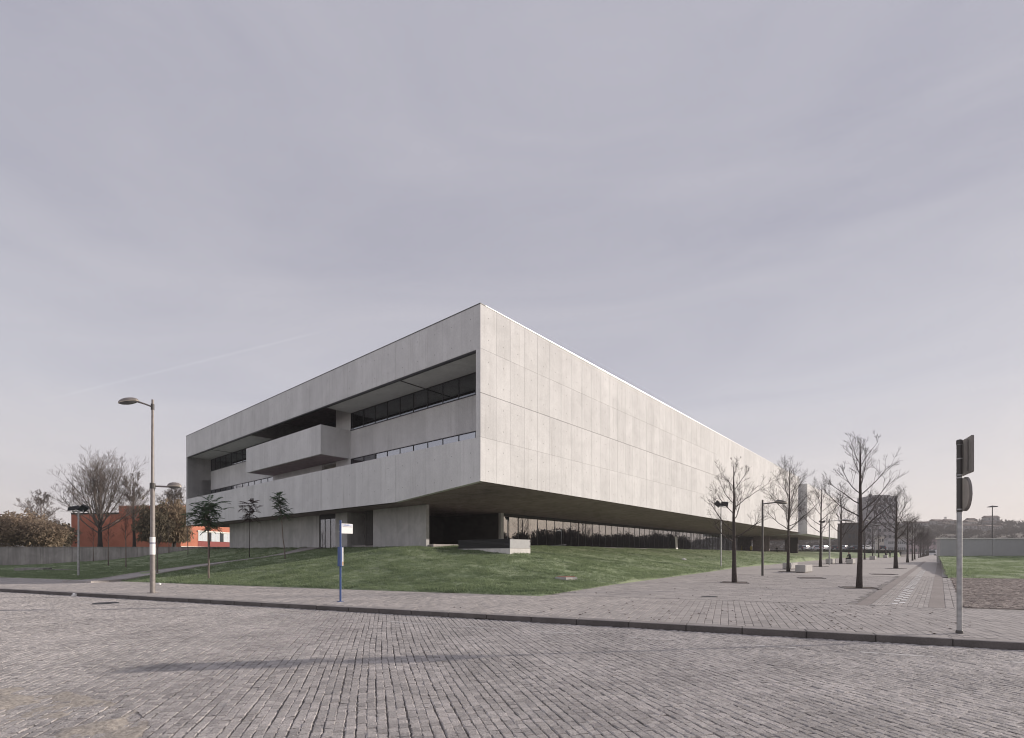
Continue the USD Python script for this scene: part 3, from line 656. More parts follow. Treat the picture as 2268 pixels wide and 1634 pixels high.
# front: lower band, its foot rising to the corner over the first five panels
for i in range(31):
    a, b = i * cw, (i + 1) * cw
    zf = lambda y: ZB + max(0, (CR - y) / CR) * (ZE - ZB)
    a2 = max(a + J * (2 if i % 5 == 0 else .6), .074); b2 = b - J * .5
    obj('concrete_panel', prism([(a2, zf(a2)), (b2, zf(b2)), (b2, ZP), (a2, ZP)], 'x', 0.0, .36), 'concrete', bld)
    if i < 12 or i % 2 == 0:
        for z in (6.6, 8.2): tie(-.0025, (a + b) / 2, z, 'x')
obj('tie_holes', ties.mesh(), 'tie', bld, kind='stuff')
# end walls of the recess
panel(0.0, D + .1, .07, .40, ZP + .003, ZM - .003, 'concrete', 'end_wall')
for z0, z1 in ((ZP + .003, 11.93), (11.95, ZM - .003)): panel(0.0, D + .1, LF - .40, LF, z0, z1, 'concrete', 'end_wall')
# recess ceiling in three fields with dark joints, and a dark strip standing in for the shadow line under the fascia
for y0, y1 in ((.405, CR - .04), (CR + .04, 19.55), (35.5, 47.0), (47.08, LF - .405)):
    obj('ceiling_panel', bx(.10, D + .1, y0, y1, ZM + .06, ZM + .10), 'concrete', bld)
for y0 in (CR, 47.04): obj('ceiling_joint', bx(.10, D + .1, y0 - .045, y0 + .045, ZM + .02, ZM + .058), 'dark_metal', bld)
obj('recess_floor', bx(.37, D + .02, .405, LF - .405, ZP - .118, ZP - .10), 'concrete', bld)
obj('drip_edge', bx(.03, .30, .405, LF - .405, ZM - .075, ZM - .002), 'dark_metal', bld)
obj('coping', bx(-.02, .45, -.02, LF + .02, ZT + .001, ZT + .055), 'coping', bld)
obj('coping', bx(.452, LR, -.03, .40, ZT + .001, ZT + .06), 'coping_sunlit', bld)
# back wall of the recess: the band between the two window strips
for i in range(31):
    a, b = i * cw, (i + 1) * cw
    if 19.6 < (a + b) / 2 < 35.4: continue
    panel(D, D + .22, max(a + J * .5, .41), min(b - J * .5, LF - .41), 10.58, 13.16, 'concrete', 'back_wall_panel')
for y0, y1 in ((19.5, 22.05),): panel(D, D + .2, y0, y1, 9.0, 16.85, 'concrete', 'back_wall_panel')
panel(D, D + .2, 24.7, 35.5, 9.0, 12.3, 'concrete', 'back_wall_panel')
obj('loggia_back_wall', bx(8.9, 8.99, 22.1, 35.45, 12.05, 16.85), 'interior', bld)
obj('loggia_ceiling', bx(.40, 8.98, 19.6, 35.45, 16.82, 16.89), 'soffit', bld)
obj('loggia_window', bx(D + .03, D + .06, 22.06, 24.5, 13.0, 14.6), 'glass_dark', bld)
# window strips: panes between dark posts, rails above and below
def window_strip(y0, y1, z0, z1, mat, pitch=cw, off=-.26):
    ys = [y0] + [y for y in np.arange(off, LF, pitch) if y0 + .3 < y < y1 - .3] + [y1]
    for a, b in zip(ys, ys[1:]):
        w = obj('window', bx(D + .055, D + .075, a + .028, b - .028, z0 + .05, z1 - .05), mat, bld)
        obj('mullion', bx(D + .02, D + .10, b - .026, b + .026, z0 + .045, z1 - .045), 'dark_metal', bld)
    obj('window_rail', bx(D + .01, D + .11, y0, y1, z1 - .045, z1 + .0), 'dark_metal', bld)
    obj('window_rail', bx(D - .03, D + .11, y0, y1, z0 - .03, z0 + .045), 'dark_metal', bld)
window_strip(.41, 19.5, 13.19, ZM + .05, 'glass_dark'); window_strip(35.55, LF - .41, 13.19, ZM + .05, 'glass_dark')
window_strip(.41, 19.5, 9.02, 10.56, 'glass_low'); window_strip(35.55, LF - .41, 9.02, 10.56, 'glass_low')
# the projecting box: front, two cheeks and floor
for i in range(9):
    a, b = 19.67 + i * 1.759, 19.67 + (i + 1) * 1.759
    panel(0.0, .2, a + (J * .6 if i else 0), b - J * .4, 10.62, 13.26, 'concrete', 'balcony_panel')
panel(.204, D - .003, 19.67, 19.87, 10.62, 13.26, 'concrete', 'balcony_cheek'); panel(.204, D - .003, 35.3, 35.5, 10.62, 13.26, 'concrete', 'balcony_cheek')
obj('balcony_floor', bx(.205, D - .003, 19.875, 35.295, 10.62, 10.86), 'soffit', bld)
for y in (20.9, 23.0):
    obj('ceiling_lamp', trimesh.creation.cylinder(.14, .06, sections=16).apply_translation((D + 1.6, y + 1.3, 10.40)), 'lamp_glow', bld)
# ground floor: concrete walls under the front
X0 = 2.55
for y0, y1 in ((8.3, 15.4), (19.5, 21.55), (24.6, 29.0), (29.01, 33.5), (33.51, 38.0), (38.01, 42.5), (42.51, 46.9)):
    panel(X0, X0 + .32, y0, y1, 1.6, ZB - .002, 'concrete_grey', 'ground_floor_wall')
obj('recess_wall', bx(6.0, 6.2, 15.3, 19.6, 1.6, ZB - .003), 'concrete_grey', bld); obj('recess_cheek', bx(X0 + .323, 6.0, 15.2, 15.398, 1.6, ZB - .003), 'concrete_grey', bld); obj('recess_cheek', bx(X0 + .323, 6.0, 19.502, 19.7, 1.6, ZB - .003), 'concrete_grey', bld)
for k_ in range(3):
    a = 21.56 + k_ * 1.013
    obj('door_leaf', bx(X0 + .10, X0 + .13, a + .03, a + .98, 2.30, 5.1), 'glass_dark', bld)
    obj('door_post', bx(X0 + .07, X0 + .16, a + .982, a + 1.04 if k_ < 2 else a + 1.035, 2.2, 5.15), 'dark_metal', bld)
obj('door_rail', bx(X0 + .05, X0 + .18, 21.555, 24.595, 5.152, 5.55), 'dark_metal', bld)
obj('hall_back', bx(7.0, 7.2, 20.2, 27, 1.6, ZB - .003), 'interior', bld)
# far end wall, back walls, floor
obj('side_wall', bx(X0 + .323, WX - .1, 46.6, 46.9, 1.6, ZB - .003), 'concrete_grey', bld)
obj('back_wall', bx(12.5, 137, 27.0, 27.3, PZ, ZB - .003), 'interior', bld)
obj('floor_slab', bx(3.0, 137, 7.95, WY, 2.0, PZ), 'plaza_far', bld)
# dark porch between the front wall and the glass hall
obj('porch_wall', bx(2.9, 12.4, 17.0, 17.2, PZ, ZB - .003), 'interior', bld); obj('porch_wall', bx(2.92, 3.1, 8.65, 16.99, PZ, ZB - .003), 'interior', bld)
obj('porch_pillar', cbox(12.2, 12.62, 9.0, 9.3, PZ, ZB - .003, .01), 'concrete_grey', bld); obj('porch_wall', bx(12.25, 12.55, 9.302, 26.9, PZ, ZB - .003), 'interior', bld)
# glass hall: tall panes under the sunlit side
GY = 9.22
xs = [12.63, 13.6] + list(np.arange(15.03, 97, 1.55))
for i, (a, b) in enumerate(zip(xs, xs[1:])):
    obj('hall_pane', bx(a + .03, b - .03, GY, GY + .02, PZ + .10, ZB - .28), 'glass', bld)
    th = .05 if i == 1 or i % 10 == 8 else .028
    obj('hall_mullion', bx(b - th, b + th, GY - .03, GY + .09, PZ + .09, ZB - .27), 'dark_metal', bld)
obj('hall_sill', bx(12.63, 97, GY - .05, GY + .10, PZ + .001, PZ + .095), 'galv', bld)
obj('hall_head', bx(12.63, 97, GY - .06, GY + .12, ZB - .265, ZB - .003), 'dark_metal', bld)
obj('hall_column', cbox(52.6, 53.4, GY + .13, GY + .6, PZ, ZB - .003, .02), 'dark_metal', bld)
for X in np.arange(20, 96, 9.3): obj('hall_column', trimesh.creation.cylinder(.2, ZB - PZ - .01, sections=14).apply_translation((X, 16.5, (ZB + PZ) / 2)), 'concrete_grey', bld)
# the further block, standing 1.3 m proud
fb = [(-1.3, 6.0), (0.5, 5.85), (34, 5.6), (34, 16.4), (-1.3, 16.4)]
obj('further_block', prism(fb, 'x', LR + .004, 136.7), 'concrete', bld)
obj('further_soffit', prism([(.5, 5.835), (33.9, 5.59), (33.9, 5.596), (.5, 5.846)], 'x', LR + .03, 136.6), 'soffit', bld)
for i in range(13):
    a = LR + .004 + i * 3.1
    for z0, z1 in ((6.0, 11.2), (11.21, 16.4)): panel(a + J, min(a + 3.1, 136.7), -1.36, -1.302, z0, z1, 'concrete')
obj('pier_wall', cbox(97.0, 97.4, 5.94, GY, PZ, 5.62, .01), 'soffit', bld)
obj('pier_wall', cbox(110.0, 110.5, 2.93, 4.53, PZ - .4, 5.7, .01), 'dark_brown', bld)
obj('pier_wall', cbox(126.0, 126.5, 6.0, 9.0, PZ - .4, 5.68, .01), 'soffit', bld)
xs = np.arange(97.42, 111, 1.7)
for a, b in zip(xs, xs[1:]):
    obj('hall_pane', bx(a + .03, b - .03, GY, GY + .02, PZ + .1, 5.4), 'glass', bld); obj('hall_mullion', bx(b - .03, b + .03, GY - .03, GY + .09, PZ + .09, 5.41), 'dark_metal', bld)

# the white board leaning at the glass, and the low vent house on the lawn
p = B(52.9, 8.6, PZ)
wb = thing('white_board', 'plain white upright board leaning against a dark column of the glass hall', 'board', p, BROT)
m = cbox(-.42, .42, -.02, .02, 0, 2.0, .006); m.apply_transform(trimesh.transformations.rotation_matrix(math.radians(-5), (1, 0, 0))); obj('panel', m, 'white', wb)
obj('foot', bx(-.38, .38, .10, .32, 0, .03), 'galv', wb)
c0 = W(1129.3, 1229, 34.0)
vent = thing('vent_housing', 'low concrete vent housing on the lawn with grey metal end panel and dark louvred side', 'vent', (c0[0], c0[1], 0), BROT)
obj('base', cbox(0, 2.26, 0, 5.1, .9, 2.06, .015), 'vent_base', vent)
obj('upper_box', cbox(.05, 2.22, .05, 5.05, 2.075, 2.68, .01), 'dark_metal', vent)
obj('end_panel', cbox(.02, 2.25, .004, .045, 2.075, 2.675, .006), 'vent_panel', vent)
for z in np.arange(2.10, 2.62, .085):
    m = bx(-.015, .045, .06, 5.04, z, z + .02); m = trimesh.Trimesh(*m, process=False); m.apply_transform(trimesh.transformations.rotation_matrix(math.radians(30), (0, 1, 0), (0.02, 0, z))); obj('louvre_slat', m, 'dark_metal', vent)
for z in (2.17, 2.5): obj('hinge', bx(2.19, 2.23, -.012, .002, z, z + .11), 'black_iron', vent)
obj('top_plate', cbox(-.0, 2.27, -.005, 5.1, 2.682, 2.70, .004), 'dark_metal', vent)

# ------------------------------------------------------------------ trees
def grow(seed, h, r0, clear, limbs=15, reach=.42, up=(62, 22), twigs=1.0, lean=(0, 0), depth=3, tip=.0036, gnarl=.5, crown_top=1.0, fall=.62, rise=.75):
    """A bare tree: (trunk mesh, crown mesh). Limbs leave a tapered leader and divide three times."""
    r = np.random.default_rng(seed); tr, cr = MB(), MB()
    n = 12; z = np.linspace(0, h, n)
    wob = np.cumsum(r.normal(0, .012 * h / n * 3, (n, 2)), 0) * np.linspace(.3, 1, n)[:, None]
    P = np.column_stack([wob[:, 0] + lean[0] * z, wob[:, 1] + lean[1] * z, z])
    R = r0 * (1 - z / h) ** .75 + tip * 1.6; R[0] *= 1.28; R[1] *= 1.06
    k = max(3, int(n * (clear / h + .22)))
    tr.tube(P[:k + 1], R[:k + 1] * (1 + r.normal(0, .05 * gnarl, k + 1)), 10); cr.tube(P[k:], R[k:], 7)
    def at(path, t):
        i = t * (len(path) - 1); a = int(min(i, len(path) - 2)); return path[a] + (path[a + 1] - path[a]) * (i - a)
    def branch(p, d, L, rad, lev):
        m = 7 if lev == 0 else 5 if lev == 1 else 4
        pts = [p]; dd = d / np.linalg.norm(d); bend = r.normal(0, .16, 3)
        for i in range(m - 1):
            dd = dd + np.array([0, 0, .13 if lev == 0 else .10]) * (1 if i > 0 else .2) * rise + r.normal(0, .05 * (1 + gnarl), 3) + bend * .22
            dd /= np.linalg.norm(dd); pts.append(pts[-1] + dd * L / (m - 1))
        pts = np.array(pts)
        cr.tube(pts, np.linspace(rad, max(tip, rad * .25), m), 6 if lev == 0 else 4 if lev == 1 else 3, cap=False)
        if lev >= depth: return
        nk = int(round({0: 10, 1: 7, 2: 4}[lev] * twigs * min(1.2, .6 + .5 * L / (h * .2))))
        for j in range(max(2, nk)):
            t = r.uniform(.22, .98) if lev else r.uniform(.2, 1.0)
            q = at(pts, t); i = int(min(t * (m - 1), m - 2)); fd = pts[i + 1] - pts[i]; fd /= np.linalg.norm(fd)
            s = np.cross(fd, r.normal(0, 1, 3)); s /= np.linalg.norm(s)
            c = fd * r.uniform(.65, 1.1) + s * r.uniform(.5, .95) + np.array([0, 0, .22])
            branch(q, c, L * r.uniform(.32, .58) * (1.15 - .45 * t), max(tip, rad * (1 - .6 * t) * .42), lev + 1)
    az = r.uniform(0, 6.28)
    for i in range(limbs):
        t = (i + r.uniform(0, .8)) / limbs; zz = clear + (h * .93 * crown_top - clear) * t ** .9
        el = math.radians(up[0] + (up[1] - up[0]) * t + r.normal(0, 6)); az += 2.4 + r.normal(0, .35)
        d = np.array([math.sin(el) * math.cos(az), math.sin(el) * math.sin(az), math.cos(el)])
        i0 = min(int(zz / h * (n - 1)), n - 2); p = P[i0] + (P[i0 + 1] - P[i0]) * (zz / h * (n - 1) - i0)
        branch(p, d, h * reach * (1 - fall * t) * r.uniform(.75, 1.15), max(.010, np.interp(zz, z, R) * .42), 0)
    return tr.mesh(), cr.mesh()
def bare_tree(name, label, loc, seed, h, r0, clear, group=None, mats=('bark', 'twig'), cat='tree', **kw):
    t = thing(name, label, cat, loc, 0, group); a, b = grow(seed, h, r0, clear, **kw)
    obj('trunk', a, mats[0], t, smooth=True); obj('crown', b, mats[1], t)
    return t
def pit(loc, label):
    o = thing('tree_pit', label, 'tree pit', loc, 0)
    e = math.degrees(math.atan2(KE[1], KE[0])); UsdGeom.Xformable(o).AddRotateZOp().Set(e)
    obj('soil_fill', bx(-.62, .62, -.62, .62, -.02, .008), 'dead_leaf', o)
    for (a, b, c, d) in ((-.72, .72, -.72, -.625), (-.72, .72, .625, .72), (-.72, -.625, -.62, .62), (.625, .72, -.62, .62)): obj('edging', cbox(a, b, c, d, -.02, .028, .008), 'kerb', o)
def treeH(px_base, top, loc): return (HY - top) / F * loc[1] + EYE - loc[2]

rowtrees = [  # base pixel, top pixel, seed, radius, clear height fraction
    (1627, 1290, 1025, 21, .115, .30, 'bare knobbly tree left of the slim lamp post, its lowest branch swinging out right', dict(limbs=13, reach=.40, up=(74, 32), gnarl=1.1, twigs=.72, rise=.95)),
    (1746, 1266, 1036, 22, .12, .34, 'bare dense round crowned tree standing by the two pale concrete block benches', dict(limbs=24, reach=.40, up=(70, 14), twigs=.82, rise=.9)),
    (1903, 1302, 970, 23, .115, .36, 'tallest bare tree, dark straight trunk, nearest on the right of the plaza', dict(limbs=14, reach=.36, up=(60, 32), twigs=.68, rise=.8)),
    (1984, 1259, 1092, 24, .165, .36, 'bare spreading tree on the plaza midway between the tall dark tree and the round sign', dict(limbs=17, reach=.46, up=(68, 28), twigs=.78, rise=.8)),
    (1817, 1255, 1068, 25, .13, .34, 'bare slender tree just right of the grey tower edge of the building', dict(limbs=15, reach=.38, up=(60, 20), twigs=.78)),
    (1862, 1248, 1078, 26, .17, .30, 'bare tree with thick swollen trunk foot between two block benches', dict(limbs=17, reach=.38, up=(62, 22), twigs=.8))]
hero = []
for bxp, byp, top, seed, r0, cl, lab, kw in rowtrees:
    loc = PL(bxp, byp); h = treeH(byp, top, loc)
    hero.append(bare_tree('bare_tree', lab, loc, seed, h, r0, cl * h, 'leafless trees in rows on the plaza', **kw))
    pit(loc, {21: 'square soil pit round the knobbly bare tree left of the slim lamp post', 22: 'square soil pit of the round crowned tree by the block benches', 23: 'square soil pit round the tallest dark tree', 24: 'square soil pit round the spreading tree left of the path'}.get(seed, {25: 'square soil pit under the slender tree by the grey tower edge', 26: 'square soil pit under the tree with the swollen trunk foot'}.get(seed)))
for (bxp, byp, s, rz, lab) in [(1915, 1239, .95, 40, 'bare tree in the further row right behind the tall dark trunk'), (1946, 1234.7, 1.0, 110, 'bare tree in the further row before the cream building'), (1933, 1237, .9, 200, 'thin bare tree between the further block benches'),
        (2010, 1245.6, .9, 70, 'slim bare tree beside the path, first beyond the spreading one'), (2021, 1241.6, .95, 150, 'bare tree beside the path, second beyond the spreading one'), (2026, 1239, .9, 260, 'bare tree beside the path, third beyond the spreading one')]:
    dup(hero[int(rz) % 3 + 2], 'bare_tree', lab, 'tree', PL(bxp, byp), rz, 'leafless trees in rows on the plaza', scale=s)
p0 = PL(2035, 1235.5); dr = np.array([BR[0] + .012, BR[1]])
for i in range(9):
    x, y = p0[0] + dr[0] * 10.5 * i, p0[1] + dr[1] * 10.5 * i
    dup(hero[2 + i % 4], 'bare_tree', 'small bare tree in the far end of the row beside the path', 'tree', (x, y, float(g_plaza(x, y))), 53 * i, 'far trees closing the row beside the path', scale=.88)
for (bxp, byp, lab) in [(1797, 1280, 'empty square tree pit in the paving right of the pale block bench'), (1957, 1272, 'empty square tree pit between the tall dark tree and the spreading tree')]:
    pit(PL(bxp, byp), lab)

# leafy young trees on the left lawn
def frond(r, L, n, wd):
    """A feathered leaf: a drooping stalk with paired leaflets, in its own plane along +x."""
    m = MB(); t = np.linspace(0, 1, 7); droop = r.uniform(.25, .6)
    P = np.column_stack([L * t, 0 * t, L * (.25 * t - droop * t ** 2)]); m.tube(P, np.linspace(.012, .005, 7), 3, False)
    for i in range(n):
        s = .18 + .8 * i / (n - 1); p = np.array([np.interp(s, t, P[:, 0]), 0, np.interp(s, t, P[:, 2])])
        for sd in (-1, 1):
            l = wd * (1 - .5 * abs(s - .5)) * r.uniform(.8, 1.15); d = np.array([.55, sd, -r.uniform(.15, .5)]); d /= np.linalg.norm(d); w = np.array([.85, -sd * .3, 0]) * l * .17
            m.add([p, p + d * l * .45 + w, p + d * l, p + d * l * .45 - w], [(0, 1, 2, 3)])
    return m.mesh()
def fan_tree(name, label, loc, seed, h, crown, nl, leafmat, r0=.05, lean=(0, 0), L=.75, group='young trees on the left lawn'):
    r = np.random.default_rng(seed); t = thing(name, label, 'tree', loc, 0, group)
    z = np.linspace(0, h * .86, 9); wob = np.cumsum(r.normal(0, .02, (9, 2)), 0)
    P = np.column_stack([wob[:, 0] + lean[0] * z, wob[:, 1] + lean[1] * z, z]); m = MB().tube(P, np.linspace(r0, r0 * .55, 9), 8)
    obj('trunk', m.mesh(), 'bark_sapling' if r0 > .04 else 'bark', t, smooth=True)
    br, lv = MB(), MB()
    forks = max(4, nl // 8)
    tips = []
    for i in range(forks):
        a, e = i / forks * 6.28 + r.uniform(0, .6), r.uniform(.25, 1.0); l = crown * r.uniform(.35, .75)
        b = P[-1 - (i % 3)]; d = np.array([math.cos(a) * math.sin(e), math.sin(a) * math.sin(e), math.cos(e)])
        pts = np.array([b, b + d * l * .5, b + d * l + [0, 0, l * .15]]); br.tube(pts, [r0 * .5, r0 * .38, r0 * .22], 5, False); tips += [pts[1], pts[2], pts[2]]
    for i in range(nl):
        p = tips[i % len(tips)] + r.normal(0, .05, 3); fv, ff = frond(r, L * r.uniform(.65, 1.15), 11, L * .30)
        a, e = r.uniform(0, 6.28), r.uniform(-.55, .75); ca, sa, ce, se = math.cos(a), math.sin(a), math.cos(e), math.sin(e)
        fv = fv @ np.array([[ce, 0, se], [0, 1, 0], [-se, 0, ce]]) @ np.array([[ca, sa, 0], [-sa, ca, 0], [0, 0, 1]]) + p
        lv.add(fv, ff)
    obj('branches', br.mesh(), 'bark_sapling', t); obj('crown', lv.mesh(), leafmat, t)
    return t
def Hh(top, Y, z): return EYE + (HY - top) / F * Y - z
for (px, py, Y, top, seed, crown, nl, mat, r0, lean, L, lab) in [
    (462, 1284, 31, 1118, 1, 1.0, 105, 'sumac', .06, (-.02, 0), .82, 'fullest green feathery leaved young tree on the lawn, nearest the left lamp post'),
    (553, 1235, 48, 1110, 2, 1.15, 52, 'sumac_brown', .04, (-.01, 0), .85, 'sparse purplish brown leaved young tree before the concrete ground floor wall'),
    (631, 1238, 38, 1096, 3, .8, 72, 'sumac', .05, (-.075, .0), .70, 'leaning slender green young tree with small top nearest the building door'),
    (416, 1230, 64, 1136, 4, .9, 26, 'sumac', .05, (0, 0), .85, 'small green young tree before the orange brick wall'),
    (465, 1236, 56, 1128, 5, .5, 12, 'sumac', .035, (0, 0), .7, 'thin young tree half hidden behind the fullest green one')]:
    x = K(px) * Y; z = float(h_lawn(x, Y)); fan_tree('young_tree', lab, (x, Y, z), seed, Hh(top, Y, z), crown, nl, mat, r0, lean, L)
for (px, py, Y, top, seed, lab) in [(207, 1246, 68, 1165, 41, 'leafless sapling close before the concrete garden wall'), (240, 1253, 55, 1160, 42, 'leafless sapling with leaning pale stem before the dark part of the red wall'),
        (279, 1259.6, 48, 1140, 43, 'leafless sapling at the corner of the red brick building'), (348, 1272, 33, 1165, 44, 'thin dark sapling right behind the two armed lamp post'), (374, 1228, 68, 1160, 45, 'thin sapling before the domed dark tree')]:
    x = K(px) * Y; z = float(h_lawn(x, Y)); h = Hh(top, Y, z)
    bare_tree('sapling', lab, (x, Y, z), seed, h, .05, h * .5, 'leafless saplings on the left lawn', ('bark_sapling', 'twig'), limbs=9, reach=.25, up=(35, 15), twigs=.7, depth=2)

# garden wall along the back of the left lawn
gwall = thing('garden_wall', 'long grey weathered concrete wall behind the left lawn', 'wall')
x = -112.0
while x < -33:
    w = 4.6; z = -1.4
    obj('wall_panel', cbox(x + .012, min(x + w, -33) - .012, wall_y - .15, wall_y + .15, z, 2.70 + .001 * x * 0, .012), 'wall_old', gwall); x += w
obj('wall_coping', cbox(-112, -33, wall_y - .19, wall_y + .19, 2.702, 2.76, .01), 'wall_old', gwall)
rear = thing('rear_ground', None, None, kind='structure')
obj('rear_lawn', (np.array([(-400, wall_y + .2, 2.5), (-20, wall_y + .2, 2.5), (60, 400, 2.6), (-600, 400, 2.6)], float), np.array([(0, 1, 2), (0, 2, 3)])), 'lawn', rear)

# red brick building behind
def Wz(py, Y): return EYE + (HY - py) / F * Y
Yr = 92.0
xa, xb = K(142) * Yr, K(278) * Yr; zt = Wz(1138, Yr)
red = thing('red_brick_building', 'flat roofed red brick building behind the bare trees, its side wall glowing in the sun', 'building')
dx_, dy_ = 30.0, 22.0
def facade_box(x0, y0, x1, y1, depth, z0, z1):
    """A box standing on the line (x0,y0)-(x1,y1), reaching away from the viewer."""
    d = np.array([x1 - x0, y1 - y0]); L = np.linalg.norm(d); d /= L; nrm = np.array([-d[1], d[0]])
    c = [np.array([x0, y0]), np.array([x1, y1]), np.array([x1, y1]) + nrm * depth, np.array([x0, y0]) + nrm * depth]
    v = np.array([(*p, z) for z in (z0, z1) for p in c]); return v, np.array([(4, 5, 6), (4, 6, 7), (0, 1, 5), (0, 5, 4), (1, 2, 6), (1, 6, 5), (2, 3, 7), (2, 7, 6), (3, 0, 4), (3, 4, 7), (0, 2, 1), (0, 3, 2)])
# shaded end wall faces the viewer, the long side runs away to the right and catches the sun
c1 = np.array([xb, Yr]); c2 = np.array([K(372) * (Yr + 26), Yr + 26])
dirl = (c2 - c1) / np.linalg.norm(c2 - c1); nrm = np.array([-dirl[1], dirl[0]])
a1 = np.array([xa, Yr + 1.5])
foot = [a1, c1, c2, c2 + (a1 - c1)]
v = np.array([(*p, z) for z in (1.5, zt) for p in foot]); fbx = np.array([(4, 5, 6), (4, 6, 7), (0, 1, 5), (0, 5, 4), (1, 2, 6), (1, 6, 5), (2, 3, 7), (2, 7, 6), (3, 0, 4), (3, 4, 7), (0, 2, 1), (0, 3, 2)])
obj('wall', (v, fbx), 'red_brick', red)
v2 = np.array([(*(p + (p - np.mean(foot, 0)) * .004), z) for z in (zt + .002, zt + .28) for p in foot]); obj('roof_edge', (v2, fbx), 'dark_brown', red)
for k_, s in enumerate((0.1, .55)):
    pm = a1 + (c1 - a1) * s; obj('plinth_grille', facade_box(pm[0], pm[1] - .05, pm[0] + 1.6, pm[1] - .05 - .02, .04, 2.5, 3.0), 'window_dark', red)
low = thing('low_red_building', 'lower orange red brick building with a band of white framed windows', 'building')
Yl = 94.0
la, lb = np.array([K(400) * 91, 91.0]), np.array([K(575) * 116, 116.0])
ldir = (lb - la) / np.linalg.norm(lb - la)
def lowbox(s0, s1, off, thick, z0, z1):
    n_ = np.array([ldir[1], -ldir[0]]); n_ = n_ if n_[1] < 0 else -n_
    p, q_ = la + ldir * s0 + n_ * off, la + ldir * s1 + n_ * off
    return facade_box(p[0], p[1], q_[0], q_[1], thick, z0, z1)
Ll = float(np.linalg.norm(lb - la))
zs = [Wz(y, Yl) for y in (1211.5, 1197.5, 1176.5, 1174, 1134)]
obj('wall', lowbox(0, Ll, 0, 12, 1.5, zs[4] + 1.0), 'red_brick', low)
i0 = Ll * .18
obj('lower_panel', lowbox(i0, Ll, .05, .045, zs[0] - .6, zs[1]), 'red_dark', low)
obj('lintel', lowbox(i0 - .3, Ll, .25, .22, zs[2], zs[3] + .05), 'frame_white', low)
obj('sill', lowbox(0, Ll, .12, .10, zs[0] - .05, zs[0] + .12), 'frame_white', low)
s = i0; k_ = 0
while s < Ll - 1:
    w = 1.25
    f_ = obj('window', lowbox(s + .06, s + w, .07, .06, zs[1] + .02, zs[2] - .02), 'blind' if k_ % 3 < 2 else 'window_dark', low)
    obj('frame', lowbox(s, s + .055, .10, .09, zs[1] + .02, zs[2] - .02), 'frame_white', low); s += w; k_ += 1

# trees and shrubs behind the garden wall
def cloud(n, c, rad, size, seed, hang=0.0, shell=.55, flat=None):
    """Leaf-sized quads spread through a lumpy volume."""
    r = np.random.default_rng(seed); d = r.normal(0, 1, (n, 3)); d /= np.linalg.norm(d, axis=1, keepdims=True)
    rr = (shell + (1 - shell) * r.random(n)) * (0.45 + 1.0 * meshkit.fbm(d * 2.6 + seed, 3, seed))
    p = d * rr[:, None] * np.array(rad)
    if flat is not None: p[:, 2] = np.maximum(p[:, 2], flat + r.normal(0, .12, n))
    p += np.array(c)
    a = r.normal(0, 1, (n, 3)); a[:, 2] -= hang * 3; a /= np.linalg.norm(a, axis=1, keepdims=True)
    b = np.cross(a, r.normal(0, 1, (n, 3))); b /= np.linalg.norm(b, axis=1, keepdims=True)
    s = size * r.uniform(.6, 1.4, n)[:, None]; la_ = s * (1 + 2.0 * hang)
    v = np.stack([p - b * s * .28, p + a * la_ * .5 - b * s * .35, p + a * la_, p + a * la_ * .45 + b * s * .35], 1).reshape(-1, 3)
    f = np.arange(n)[:, None] * 4 + np.array([[0, 1, 2, 0, 2, 3]]); return v, f.reshape(-1, 3)
x, Y = K(222) * 78, 78.0
bare_tree('bare_tree', 'largest wide bare tree standing in front of the red brick wall', (x, Y, 2.5), 61, Hh(1012, Y, 2.5) * .84, .30, 2.4, None, ('bark', 'twig_tan'), limbs=26, reach=.72, up=(60, 5), twigs=.82, gnarl=.3, tip=.009, crown_top=.52, fall=.14, rise=.9)
x, Y = K(298) * 80, 80.0
bare_tree('bare_tree', 'narrow tall bare tree between the lamp post and the widest bare tree', (x, Y, 2.5), 62, Hh(1056, Y, 2.5), .22, 3.6, None, ('bark', 'twig_tan'), limbs=15, reach=.36, up=(38, 14), tip=.012)
x, Y = K(384) * 90, 90.0
bare_tree('bare_tree', 'pale tan bare tree rising behind the domed tree beside the concrete building', (x, Y, 2.5), 63, Hh(1088, Y, 2.5), .25, 4.0, None, ('bark_pale', 'twig_tan'), limbs=18, reach=.45, up=(48, 18), tip=.012)
x, Y = K(92) * 100, 100.0
bare_tree('bare_tree', 'small bare tree left of the red brick building', (x, Y, 2.5), 64, Hh(1105, Y, 2.5), .2, 3.0, None, ('bark', 'twig_tan'), limbs=14, reach=.5, up=(60, 18), tip=.014)
dome_t = thing('domed_tree', 'dense dark domed tree with hanging sprays and flat trimmed foot', 'tree', (K(341) * 76, 76, 2.5))
obj('trunk', MB().tube([(0, 0, -.2), (.05, 0, 1.5), (0, 0, 4)], [.32, .26, .15], 9).mesh(), 'bark', dome_t, smooth=True)
obj('crown', cloud(4800, (0, 0, 3.6), (2.6, 2.5, 3.7), .27, 71, .6, .25, -1.9), 'dome_green', dome_t)
tan_t = thing('weeping_tree', 'rounded tree with tan withered hanging leaves beside the dark domed tree', 'tree', (K(386) * 79, 79, 2.5))
obj('trunk', MB().tube([(0, 0, -.2), (.05, 0, 1.5), (0, 0, 4)], [.25, .2, .12], 9).mesh(), 'bark', tan_t, smooth=True)
obj('crown', cloud(5200, (0, 0, 3.9), (2.7, 2.7, 4.4), .25, 72, .85, .25, -2.1), 'dome_tan', tan_t)
